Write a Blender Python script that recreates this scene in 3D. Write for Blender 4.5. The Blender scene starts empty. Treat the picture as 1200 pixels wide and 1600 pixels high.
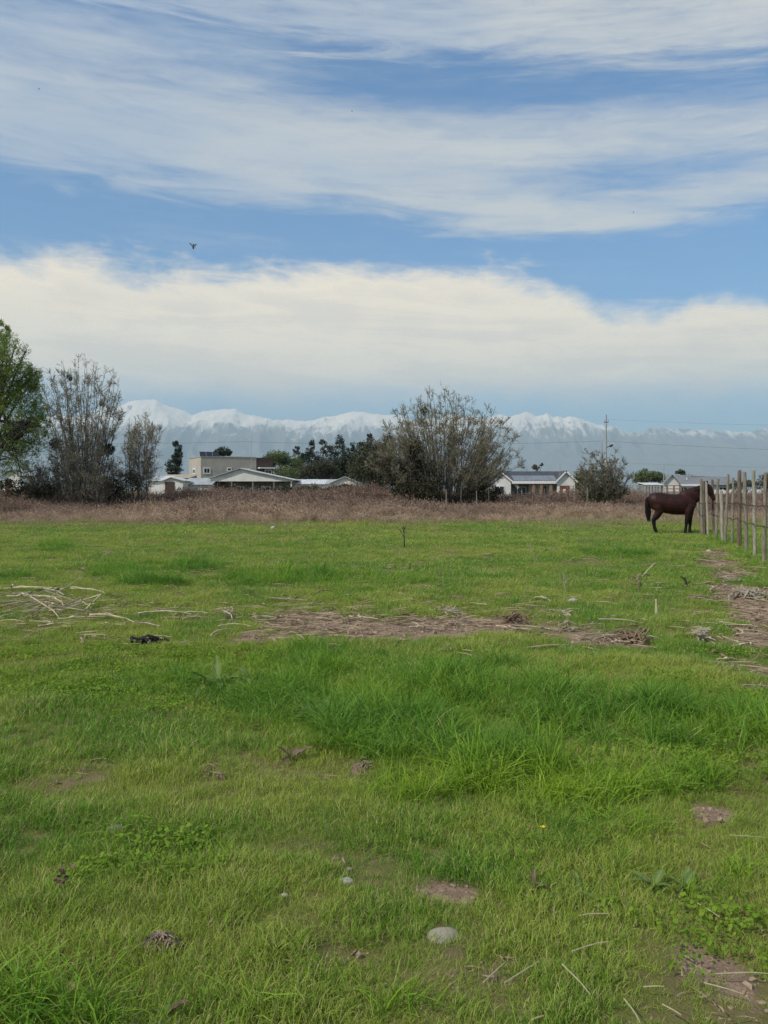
import bpy, bmesh, math, random
import numpy as np
from mathutils import Vector, Matrix
random.seed(7); RNG = np.random.default_rng(11)
R = math.radians
scene = bpy.context.scene
col = scene.collection

# ------------------------------------------------------------------ camera
F = 1350.0; HOR = 766.0; CAMZ = 1.6           # focal length in photo pixels, horizon row, eye height
PITCH = math.atan((800 - HOR) / F)
cd = bpy.data.cameras.new('camera'); cam = bpy.data.objects.new('camera', cd); col.objects.link(cam)
cd.sensor_fit = 'VERTICAL'; cd.sensor_height = 36.0; cd.lens = 36.0 * F / 1600.0
cd.clip_start = 0.05; cd.clip_end = 200000
cam.location = (0, 0, CAMZ); cam.rotation_euler = (math.pi / 2 - PITCH, 0, 0)
scene.camera = cam

# ------------------------------------------------------------------ light and colour
SUN_EL, SUN_AZ = 44.0, 236.0                  # azimuth clockwise from +Y: behind the camera, to its left
SUN_STRENGTH = 3.7
SKY_STRENGTH = 0.125
sd = bpy.data.lights.new('sun', 'SUN'); sun = bpy.data.objects.new('sun', sd); col.objects.link(sun)
sd.energy = SUN_STRENGTH; sd.angle = R(2.5); sd.color = (1.0, 0.93, 0.82)
sdir = Vector((math.sin(R(SUN_AZ)) * math.cos(R(SUN_EL)), math.cos(R(SUN_AZ)) * math.cos(R(SUN_EL)), math.sin(R(SUN_EL))))
sun.rotation_euler = sdir.to_track_quat('Z', 'Y').to_euler()
sun.location = (-20, -20, 40)

vs = scene.view_settings
vs.view_transform = 'Standard'; vs.look = 'None'; vs.exposure = 0.18; vs.gamma = 1.0; vs.use_curve_mapping = False
scene.render.engine = 'CYCLES'
cy = scene.cycles
cy.use_denoising = True; cy.denoiser = 'OPENIMAGEDENOISE'; cy.denoising_input_passes = 'RGB_ALBEDO_NORMAL'; cy.denoising_prefilter = 'NONE'; cy.max_bounces = 5; cy.diffuse_bounces = 2; cy.glossy_bounces = 2
cy.transmission_bounces = 3; cy.transparent_max_bounces = 8; cy.volume_bounces = 1
cy.caustics_reflective = False; cy.caustics_refractive = False
cy.use_adaptive_sampling = True; cy.adaptive_threshold = 0.02
scene.render.film_transparent = False

class NT:
    """small helper for writing node trees"""
    def __init__(s, tree):
        s.t = tree; tree.nodes.clear()
    def n(s, typ, **kw):
        nd = s.t.nodes.new(typ)
        for k, v in kw.items():
            if k.startswith('i_'):
                key = k[2:]
                nd.inputs[int(key) if key.isdigit() else key.replace('_', ' ')].default_value = v
            else: setattr(nd, k, v)
        return nd
    def l(s, a, b): s.t.links.new(a, b)
    def val(s, x, sock):
        if isinstance(x, (int, float)): sock.default_value = x
        elif isinstance(x, tuple): sock.default_value = x
        else: s.l(x, sock)
    def m(s, op, a, b=0.0, c=None, clamp=False):
        nd = s.t.nodes.new('ShaderNodeMath'); nd.operation = op; nd.use_clamp = clamp
        s.val(a, nd.inputs[0]); s.val(b, nd.inputs[1])
        if c is not None: s.val(c, nd.inputs[2])
        return nd.outputs[0]
    def smooth(s, x, a, b, lo=0.0, hi=1.0):
        nd = s.t.nodes.new('ShaderNodeMapRange'); nd.interpolation_type = 'SMOOTHSTEP'
        s.val(x, nd.inputs[0])
        for i, v in enumerate((a, b, lo, hi)): s.val(v, nd.inputs[1 + i])
        return nd.outputs[0]
    def noise(s, vec, scale, detail=4, rough=0.55, dist=0.0):
        nd = s.t.nodes.new('ShaderNodeTexNoise')
        if vec is not None: s.l(vec, nd.inputs['Vector'])
        nd.inputs['Scale'].default_value = scale; nd.inputs['Detail'].default_value = detail
        nd.inputs['Roughness'].default_value = rough; nd.inputs['Distortion'].default_value = dist
        return nd.outputs['Fac']
    def mix(s, f, a, b):
        nd = s.t.nodes.new('ShaderNodeMix'); nd.data_type = 'RGBA'
        s.val(f, nd.inputs['Factor'])
        for sock, v in ((nd.inputs[6], a), (nd.inputs[7], b)):
            if isinstance(v, tuple): sock.default_value = (*v[:3], 1)
            else: s.l(v, sock)
        return nd.outputs[2]
    def mapping(s, vec, sc=(1, 1, 1), loc=(0, 0, 0)):
        nd = s.t.nodes.new('ShaderNodeMapping'); s.l(vec, nd.inputs['Vector'])
        nd.inputs['Scale'].default_value = sc; nd.inputs['Location'].default_value = loc
        return nd.outputs[0]

def lin(r, g, b):
    f = lambda c: (c / 255 / 12.92) if c / 255 <= 0.04045 else ((c / 255 + 0.055) / 1.055) ** 2.4
    return (f(r), f(g), f(b))

# ---- world: clear sky with a low cloud bank and streaks of high cloud
world = bpy.data.worlds.new('World'); scene.world = world; world.use_nodes = True
w = NT(world.node_tree)
out = w.n('ShaderNodeOutputWorld'); bg = w.n('ShaderNodeBackground')
sky = w.n('ShaderNodeTexSky'); sky.sky_type = 'NISHITA'; sky.sun_disc = False
sky.sun_elevation = R(SUN_EL); sky.sun_rotation = R(SUN_AZ); sky.altitude = 100; sky.air_density = 1.0; sky.dust_density = 0.6; sky.ozone_density = 1.6
tc = w.n('ShaderNodeTexCoord'); D = tc.outputs['Generated']
sep = w.n('ShaderNodeSeparateXYZ'); w.l(D, sep.inputs[0])
X, Y, Z = sep.outputs
AZ = w.m('ARCTAN2', X, Y)
HL = w.m('SQRT', w.m('ADD', w.m('MULTIPLY', X, X), w.m('MULTIPLY', Y, Y)))
E = w.m('DIVIDE', Z, w.m('MAXIMUM', HL, 0.02))
# streaky noise: directions squashed vertically
cmb = w.n('ShaderNodeCombineXYZ'); w.l(X, cmb.inputs[0]); w.l(Y, cmb.inputs[1])
w.l(w.m('ADD', E, w.m('MULTIPLY', AZ, 0.05)), cmb.inputs[2])
V = cmb.outputs[0]
big = w.noise(w.mapping(V, (1.6, 1.6, 6.0), (3.1, 0.4, 0.7)), 1.0, 3, 0.55, 0.3)
streak = w.noise(w.mapping(V, (5.0, 5.0, 34.0), (1.7, 8.2, 2.3)), 1.0, 5, 0.62, 0.6)
fine = w.noise(w.mapping(V, (17.0, 17.0, 90.0), (0.3, 4.2, 9.1)), 1.0, 3, 0.65, 0.8)
puff = w.noise(w.mapping(V, (13.0, 13.0, 22.0), (5.0, 2.0, 1.0)), 1.0, 6, 0.62, 0.3)
lump = w.noise(w.mapping(V, (3.6, 3.6, 7.0), (9.0, 1.0, 4.0)), 1.0, 2, 0.5, 0.0)
# high cloud: bands of different elevation
EW = w.m('ADD', E, w.m('ADD', w.m('MULTIPLY', w.m('SUBTRACT', big, 0.5), 0.10), w.m('ADD', w.m('MULTIPLY', w.m('SUBTRACT', streak, 0.5), 0.07), w.m('MULTIPLY', AZ, 0.045))))
ramp = w.n('ShaderNodeValToRGB'); w.l(w.m('DIVIDE', EW, 1.2), ramp.inputs[0])
stops = [(0.0, 0), (0.262, 0.0), (0.298, 0.0), (0.326, 0.66), (0.36, 0.95), (0.42, 0.80), (0.448, 0.50), (0.466, 0.06), (0.486, 0.08), (0.512, 0.66), (0.58, 0.82), (0.70, 0.66), (0.85, 0.66), (1.2, 0.5)]
el = ramp.color_ramp.elements
while len(el) < len(stops): el.new(0.5)
for e_, (p_, v_) in zip(el, stops): e_.position = p_ / 1.2; e_.color = (v_, v_, v_, 1)
prof = ramp.outputs[0]
gapfill = w.m('MULTIPLY', w.smooth(AZ, -0.02, -0.20), w.smooth(E, 0.40, 0.47))
gapfill = w.m('MULTIPLY', w.m('MULTIPLY', gapfill, w.smooth(E, 0.56, 0.50)), 0.62)
# clear lens-shaped gap to the right of the thick band
gx = w.m('DIVIDE', w.m('SUBTRACT', AZ, 0.30), 0.20); gy = w.m('DIVIDE', w.m('SUBTRACT', E, w.m('ADD', 0.355, w.m('MULTIPLY', AZ, -0.02))), 0.020)
lens = w.m('POWER', 2.718, w.m('MULTIPLY', w.m('ADD', w.m('MULTIPLY', gx, gx), w.m('MULTIPLY', gy, gy)), -1.0))
cir = w.m('ADD', w.m('MAXIMUM', prof, gapfill), w.m('MULTIPLY', w.m('SUBTRACT', streak, 0.5), 1.15))
cir = w.m('ADD', cir, w.m('MULTIPLY', w.m('SUBTRACT', fine, 0.5), 0.60))
cir = w.m('SUBTRACT', cir, w.m('MULTIPLY', lens, 0.75))
cir = w.m('MULTIPLY', w.smooth(cir, -0.08, 1.05), w.smooth(E, 0.20, 0.30))
cir = w.m('MULTIPLY', cir, 0.88)
# low bank
T = w.smooth(AZ, 0.10, 0.32, 0.262, 0.208)
T = w.m('ADD', T, w.m('MULTIPLY', w.m('SUBTRACT', lump, 0.5), 0.075))
T = w.m('ADD', T, w.m('MULTIPLY', w.m('SUBTRACT', puff, 0.5), 0.075))
T = w.m('ADD', T, w.m('MULTIPLY', w.m('SUBTRACT', fine, 0.5), 0.030))
edge = w.m('SUBTRACT', T, E)
bank = w.m('MULTIPLY', w.smooth(edge, -0.008, 0.034), w.smooth(w.m('ADD', E, w.m('MULTIPLY', w.m('SUBTRACT', puff, 0.5), 0.05)), 0.078, 0.138))
bank = w.m('MULTIPLY', bank, w.smooth(w.m('ADD', lump, w.m('MULTIPLY', w.m('SUBTRACT', streak, 0.5), 0.5)), 0.18, 0.42, 0.85, 1.0))
# colours
veil = w.mix(w.smooth(big, 0.35, 0.65), lin(180, 190, 204), lin(214, 212, 206))
shade = w.m('MULTIPLY', w.smooth(w.m('ADD', streak, w.m('MULTIPLY', w.m('SUBTRACT', puff, 0.5), 0.5)), 0.38, 0.62), w.smooth(edge, 0.012, 0.06))
bankc = w.mix(shade, (1.18, 0.99, 0.72), (1.0, 0.85, 0.66))
skc = w.n('ShaderNodeVectorMath', operation='SCALE'); w.l(sky.outputs[0], skc.inputs[0]); skc.inputs['Scale'].default_value = SKY_STRENGTH
skyc = w.n('ShaderNodeVectorMath', operation='MULTIPLY'); w.l(skc.outputs[0], skyc.inputs[0]); skyc.inputs[1].default_value = (0.38, 0.74, 1.02)
c1 = w.mix(cir, skyc.outputs[0], veil)
c2 = w.mix(bank, c1, bankc)
w.l(c2, bg.inputs[0]); bg.inputs[1].default_value = 1.0
w.l(bg.outputs[0], out.inputs[0])

# ------------------------------------------------------------------ photo pixel -> place
def ray(px, py):
    u = (px - 600) / F; v = (800 - py) / F
    return np.array([u, math.cos(PITCH) + v * math.sin(PITCH), -math.sin(PITCH) + v * math.cos(PITCH)])
def gp(px, py, z=0.0):                     # where the ray meets the ground
    r = ray(px, py); t = (z - CAMZ) / r[2]
    return Vector((r[0] * t, r[1] * t, z))
def at(px, py, depth):                     # the point at that distance in front of the camera
    r = ray(px, py); t = depth / r[1]
    return Vector((r[0] * t, depth, CAMZ + r[2] * t))
def topx(x, y):                            # ground point(s) -> photo pixels
    y = np.maximum(y, 0.3)
    zc = y * math.cos(PITCH) + CAMZ * math.sin(PITCH)
    yc = -CAMZ * math.cos(PITCH) + y * math.sin(PITCH)
    return 600 + F * x / zc, 800 - F * yc / zc

# ------------------------------------------------------------------ numpy noise
def vnoise(x, y, f, seed=0):
    x = np.asarray(x, float) * f + seed * 17.31; y = np.asarray(y, float) * f + seed * 9.77
    xi = np.floor(x); yi = np.floor(y); fx = x - xi; fy = y - yi
    fx = fx * fx * (3 - 2 * fx); fy = fy * fy * (3 - 2 * fy)
    def h(a, b):
        s = np.sin(a * 127.1 + b * 311.7 + seed * 74.7) * 43758.5453
        return s - np.floor(s)
    return (h(xi, yi) * (1 - fx) + h(xi + 1, yi) * fx) * (1 - fy) + (h(xi, yi + 1) * (1 - fx) + h(xi + 1, yi + 1) * fx) * fy
def fbm(x, y, f, o=3, seed=0):
    s = 0; a = 0.5; t = 0
    for k in range(o):
        s = s + a * vnoise(x, y, f * 2 ** k, seed + k); t += a; a *= 0.5
    return s / t

DIRT = [(540, 987, 140, 24, 1), (690, 985, 125, 20, 1), (800, 977, 64, 17, .9), (880, 990, 70, 14, .6), (965, 1003, 75, 14, .9), (455, 974, 64, 11, 1),
        (1112, 868, 20, 6, 1), (1124, 880, 27, 10, 1), (1142, 902, 36, 17, 1), (1162, 930, 46, 22, 1), (1178, 960, 58, 26, 1), (1188, 995, 55, 24, 1), (1165, 1030, 46, 20, .8),
        (1190, 1050, 30, 14, .7), (1190, 1080, 34, 8, 1), (1100, 1000, 45, 12, .45), (690, 1328, 22, 13, 1), (722, 1392, 38, 17, 1), (672, 1390, 20, 7, .7), (530, 1497, 52, 12, .95),
        (1112, 1278, 22, 10, .9), (1105, 1515, 46, 15, 1), (1180, 1545, 32, 17, 1), (1000, 1594, 80, 9, .6), (1160, 1592, 52, 14, .95), (570, 1200, 18, 9, .7),
        (330, 1205, 22, 8, .5), (420, 1450, 12, 5, .7), (985, 1460, 50, 8, .6), (905, 1290, 22, 16, .45), (60, 950, 100, 30, .35), (255, 1486, 34, 16, .6), (40, 1310, 50, 10, .4),
        (330, 1340, 30, 8, .4), (560, 1345, 50, 12, .4), (760, 1460, 30, 8, .4), (1080, 960, 50, 20, .35), (860, 1500, 60, 14, .3), (700, 1030, 40, 6, .4), (650, 1022, 25, 5, .4)]
TALL = [(300, 1070, 95, 28, .65), (360, 1088, 95, 28, .85), (480, 1048, 85, 28, .95), (450, 1110, 115, 40, 1), (600, 1135, 130, 48, 1), (720, 1085, 140, 40, .95), (870, 1110, 160, 50, 1),
        (1050, 1120, 120, 45, 1), (1150, 1150, 90, 45, 1), (620, 1180, 90, 28, .9), (770, 1205, 140, 42, .85), (1000, 1165, 150, 36, .9), (580, 1170, 60, 20, 1),
        (85, 858, 34, 7, .7), (30, 903, 50, 8, .6), (190, 893, 70, 10, .8), (300, 888, 60, 9, 1), (250, 910, 60, 7, .9), (380, 906, 45, 9, .9), (500, 905, 130, 13, .95),
        (610, 912, 70, 9, .8), (955, 870, 75, 6, .9), (100, 1600, 190, 40, .95), (340, 1590, 120, 40, .5), (1130, 1385, 90, 45, .5), (820, 1260, 130, 40, .45), (600, 1560, 140, 30, .4), (950, 1350, 60, 30, .4), (1000, 900, 40, 6, .5), (1000, 1235, 210, 42, .55), (700, 1245, 130, 34, .6), (880, 1310, 130, 34, .42), (250, 1350, 200, 40, .32), (420, 1420, 120, 30, .3), (1105, 833, 24, 5, 1), (1135, 850, 26, 6, .8), (1165, 868, 26, 6, .7), (1190, 884, 24, 6, .7)]
def mask(lst, x, y, wob=0.0, seed=3):
    px, py = topx(x, y)
    sc = np.clip((py - HOR) / 400, 0.05, 2)
    m_ = np.zeros_like(px)
    n1 = (fbm(x, y, 1.3, 3, seed) - .5); n2 = (fbm(x, y, 5.0, 2, seed + 5) - .5)
    for cx, cy_, rx, ry, s in lst:
        q = ((px - cx) / rx) ** 2 + ((py - cy_) / ry) ** 2
        v = np.clip((1.55 if lst is DIRT and cy_ > 1100 else 1.35) - np.sqrt(q) + wob * (n1 * 1.6 + n2 * 1.0), 0, 1)
        v = v * v * (3 - 2 * v) * s
        m_ = np.maximum(m_, v)
    return np.where(y > 1.2, m_, 0)
def dirt_at(x, y):
    x = np.asarray(x, float); y = np.asarray(y, float)
    d = mask(DIRT, x, y, 1.15, 3)
    gen = np.clip((fbm(x, y, 1.4, 4, 21) - .66) * 6, 0, .42) * np.clip((30 - y) / 10, 0, 1)
    return np.maximum(d, gen)
def tall_at(x, y):
    return mask(TALL, np.asarray(x, float), np.asarray(y, float), 0.9, 9)
def ground_z(x, y):
    x = np.asarray(x, float); y = np.asarray(y, float)
    r = np.sqrt(x * x + y * y)
    fade = np.clip((70 - r) / 30, 0, 1)
    z = (fbm(x, y, .35, 3, 31) - .5) * .10 + (fbm(x, y, 1.7, 3, 41) - .5) * .06
    near = np.clip((25 - r) / 10, 0, 1)
    z = z + (fbm(x, y, 6, 2, 51) - .5) * .035 * near
    return z * fade
def gz(x, y): return float(ground_z(np.array([x]), np.array([y]))[0])
def gpz(px, py):
    p = gp(px, py); p.z = gz(p.x, p.y); return p

# ------------------------------------------------------------------ materials
MATS = {}
def mat(name, c, c2=None, scale=6.0, rough=0.85, bump=0.0, bscale=30.0, spec=0.3, metal=0.0, stretch=(1, 1, 1), detail=4):
    if name in MATS: return MATS[name]
    m_ = bpy.data.materials.new(name); m_.use_nodes = True; t = NT(m_.node_tree)
    o = t.n('ShaderNodeOutputMaterial'); b = t.n('ShaderNodeBsdfPrincipled'); t.l(b.outputs[0], o.inputs[0])
    tcd = t.n('ShaderNodeTexCoord'); v = t.mapping(tcd.outputs['Object'], stretch)
    if c2 is None: c2 = tuple(x * 0.75 for x in c)
    f = t.smooth(t.noise(v, scale, detail, 0.6), 0.3, 0.7)
    t.l(t.mix(f, c, c2), b.inputs['Base Color'])
    b.inputs['Roughness'].default_value = rough; b.inputs['Specular IOR Level'].default_value = spec; b.inputs['Metallic'].default_value = metal
    if bump:
        bn = t.n('ShaderNodeBump'); bn.inputs['Strength'].default_value = bump; bn.inputs['Distance'].default_value = 0.02
        t.l(t.noise(v, bscale, 4, 0.6), bn.inputs['Height']); t.l(bn.outputs[0], b.inputs['Normal'])
    MATS[name] = m_; return m_
def leafmat(name, c, c2, trans=0.35, scale=1.2, spec=0.25, tint=False, tip=None, rough=0.55):
    """leaf/blade: diffuse and translucent, colour varied by place and, for instances, by the plant's own tint"""
    if name in MATS: return MATS[name]
    m_ = bpy.data.materials.new(name); m_.use_nodes = True; t = NT(m_.node_tree)
    o = t.n('ShaderNodeOutputMaterial'); b = t.n('ShaderNodeBsdfPrincipled'); tr = t.n('ShaderNodeBsdfTranslucent'); mx = t.n('ShaderNodeMixShader')
    g = t.n('ShaderNodeNewGeometry')
    f = t.smooth(t.noise(g.outputs['Position'], scale, 4, 0.65), 0.3, 0.7)
    if tint:
        a = t.n('ShaderNodeAttribute'); a.attribute_type = 'INSTANCER'; a.attribute_name = 'tint'
        f = t.m('ADD', t.m('MULTIPLY', f, 0.35), t.m('MULTIPLY', a.outputs['Fac'], 0.75), clamp=True)
    c_ = t.mix(f, c, c2)
    if tip is not None:
        ta = t.n('ShaderNodeAttribute'); ta.attribute_name = 'dry'
        c_ = t.mix(ta.outputs['Fac'], c_, tip)
    t.l(c_, b.inputs['Base Color']); t.l(c_, tr.inputs['Color'])
    b.inputs['Roughness'].default_value = rough; b.inputs['Specular IOR Level'].default_value = spec
    mx.inputs[0].default_value = trans
    t.l(b.outputs[0], mx.inputs[1]); t.l(tr.outputs[0], mx.inputs[2]); t.l(mx.outputs[0], o.inputs[0])
    MATS[name] = m_; return m_

# ------------------------------------------------------------------ object helpers
def tag(o, label=None, cat=None, group=None, kind=None):
    if label: o['label'] = label
    if cat: o['category'] = cat
    if group: o['group'] = group
    if kind: o['kind'] = kind
    return o
def empty(name, loc, rz=0.0, label=None, cat=None, group=None):
    o = bpy.data.objects.new(name, None); o.location = loc; o.rotation_euler.z = rz; o.empty_display_size = 0.3
    col.objects.link(o); return tag(o, label, cat, group)
def mesh_obj(name, me, m_=None, parent=None, loc=None, smooth=False):
    o = bpy.data.objects.new(name, me)
    if m_ is not None and len(me.materials) == 0: me.materials.append(m_)
    if loc is not None: o.location = loc
    if smooth and len(me.polygons): me.polygons.foreach_set('use_smooth', np.ones(len(me.polygons), bool))
    col.objects.link(o)
    if parent is not None: o.parent = parent
    return o
class MB:
    """collects simple solids into one mesh"""
    def __init__(s): s.v = []; s.f = []
    def raw(s, vs_, fs):
        o = len(s.v); s.v.extend([tuple(p) for p in vs_]); s.f.extend([tuple(i + o for i in f) for f in fs]); return s
    def box(s, x0, x1, y0, y1, z0, z1):
        return s.raw([(x0, y0, z0), (x1, y0, z0), (x1, y1, z0), (x0, y1, z0), (x0, y0, z1), (x1, y0, z1), (x1, y1, z1), (x0, y1, z1)],
                     [(0, 3, 2, 1), (4, 5, 6, 7), (0, 1, 5, 4), (1, 2, 6, 5), (2, 3, 7, 6), (3, 0, 4, 7)])
    def prism(s, prof, y0, y1):              # profile in x,z (counter-clockwise) pushed along y
        n = len(prof)
        vs_ = [(x, y0, z) for x, z in prof] + [(x, y1, z) for x, z in prof]
        return s.raw(vs_, [tuple(range(n)), tuple(reversed(range(n, 2 * n)))] + [(i, i + n, (i + 1) % n + n, (i + 1) % n) for i in range(n)])
    def slab(s, a, b, c, d, th):             # sheet with corners a b c d and a thickness
        a, b, c, d = map(Vector, (a, b, c, d)); n = (b - a).cross(d - a).normalized() * th
        vs_ = [a, b, c, d, a - n, b - n, c - n, d - n]
        return s.raw(vs_, [(0, 1, 2, 3), (7, 6, 5, 4), (0, 4, 5, 1), (1, 5, 6, 2), (2, 6, 7, 3), (3, 7, 4, 0)])
    def tube(s, pts, rad, k=6, cap=True):
        pts = [Vector(p) for p in pts]; n = len(pts)
        if not hasattr(rad, '__len__'): rad = [rad] * n
        o = len(s.v); up = None
        for i, p in enumerate(pts):
            t = (pts[min(i + 1, n - 1)] - pts[max(i - 1, 0)]).normalized()
            if up is None: up = t.orthogonal().normalized()
            up = (up - t * up.dot(t)); up = up.normalized() if up.length > 1e-6 else t.orthogonal().normalized()
            sd_ = t.cross(up)
            for j in range(k):
                a = 2 * math.pi * j / k
                s.v.append(tuple(p + (up * math.cos(a) + sd_ * math.sin(a)) * rad[i]))
        for i in range(n - 1):
            for j in range(k):
                a = o + i * k + j; b = o + i * k + (j + 1) % k
                s.f.append((a, b, b + k, a + k))
        if cap:
            s.f.append(tuple(o + j for j in reversed(range(k)))); s.f.append(tuple(o + (n - 1) * k + j for j in range(k)))
        return s
    def mesh(s, name):
        me = bpy.data.meshes.new(name); me.from_pydata(s.v, [], s.f); me.update(); return me
    def build(s, name, m_, parent=None, loc=None, smooth=False):
        return mesh_obj(name, s.mesh(name), m_, parent, loc, smooth)

# ================================================================== SETTING
# ---- ground: one sheet to the horizon, fine near the camera
def axis(n, near, far, b):
    u = np.linspace(-1, 1, n); return far * np.sinh(b * u) / math.sinh(b)
gx_ = axis(361, 0, 42000, 13.3); gy0 = axis(421, 0, 44000, 13.2) + 8.0
GX, GY = np.meshgrid(gx_, gy0)
GZ = ground_z(GX, GY)
nx, ny = GX.shape[1], GX.shape[0]
verts = np.stack([GX.ravel(), GY.ravel(), GZ.ravel()], 1)
ii = np.arange(nx * ny).reshape(ny, nx)
quads = np.stack([ii[:-1, :-1].ravel(), ii[:-1, 1:].ravel(), ii[1:, 1:].ravel(), ii[1:, :-1].ravel()], 1)
def np_mesh(name, v, f):
    me = bpy.data.meshes.new(name); v = np.asarray(v, np.float32); f = np.asarray(f, np.int32); k = f.shape[1]
    me.vertices.add(len(v)); me.vertices.foreach_set('co', v.ravel())
    me.loops.add(f.size); me.loops.foreach_set('vertex_index', f.ravel())
    me.polygons.add(len(f)); me.polygons.foreach_set('loop_start', np.arange(0, f.size, k, dtype=np.int32))
    me.update(calc_edges=True); return me
def attr(me, name, arr, typ='FLOAT', dom='POINT'):
    a = me.attributes.new(name, typ, dom); arr = np.asarray(arr)
    a.data.foreach_set('vector' if typ == 'FLOAT_VECTOR' else 'value', arr.astype(np.int32 if typ == 'INT' else np.float32).ravel())
gm = np_mesh('ground', verts, quads)
attr(gm, 'dirt', dirt_at(GX.ravel(), GY.ravel())); attr(gm, 'tall', tall_at(GX.ravel(), GY.ravel()))
def ground_material():
    m_ = bpy.data.materials.new('ground'); m_.use_nodes = True; t = NT(m_.node_tree)
    o = t.n('ShaderNodeOutputMaterial'); b = t.n('ShaderNodeBsdfPrincipled'); t.l(b.outputs[0], o.inputs[0])
    P = t.n('ShaderNodeNewGeometry').outputs['Position']
    da = t.n('ShaderNodeAttribute'); da.attribute_name = 'dirt'
    n1 = t.noise(P, 1.1, 5, .6); n2 = t.noise(P, 9, 5, .65); n3 = t.noise(P, 70, 4, .7)
    turf = t.mix(t.smooth(n1, .35, .65), (0.125, 0.138, 0.032), (0.170, 0.155, 0.055))
    turf = t.mix(t.smooth(n2, .42, .72), turf, (0.150, 0.120, 0.060))
    soil = t.mix(t.smooth(n2, .3, .7), (0.315, 0.222, 0.155), (0.195, 0.135, 0.094))
    soil = t.mix(t.smooth(n3, .45, .8), soil, (0.38, 0.29, 0.21))
    f = t.smooth(t.m('ADD', da.outputs['Fac'], t.m('MULTIPLY', t.m('SUBTRACT', n2, .5), 1.1)), .25, .70)
    n0 = t.noise(P, .05, 4, .6)
    far = t.mix(t.smooth(n0, .4, .6), (0.07, 0.085, 0.03), (0.10, 0.085, 0.05))
    sy = t.n('ShaderNodeSeparateXYZ'); t.l(P, sy.inputs[0])
    c_ = t.mix(f, turf, soil); c_ = t.mix(t.smooth(sy.outputs[1], 60, 120), c_, far)
    t.l(c_, b.inputs['Base Color'])
    b.inputs['Roughness'].default_value = .95; b.inputs['Specular IOR Level'].default_value = .15
    bn = t.n('ShaderNodeBump'); bn.inputs['Strength'].default_value = .9; bn.inputs['Distance'].default_value = .03
    t.l(t.m('ADD', n2, t.m('MULTIPLY', n3, .45)), bn.inputs['Height']); t.l(bn.outputs[0], b.inputs['Normal'])
    return m_
tag(mesh_obj('ground', gm, ground_material(), smooth=True), kind='structure')

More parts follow.
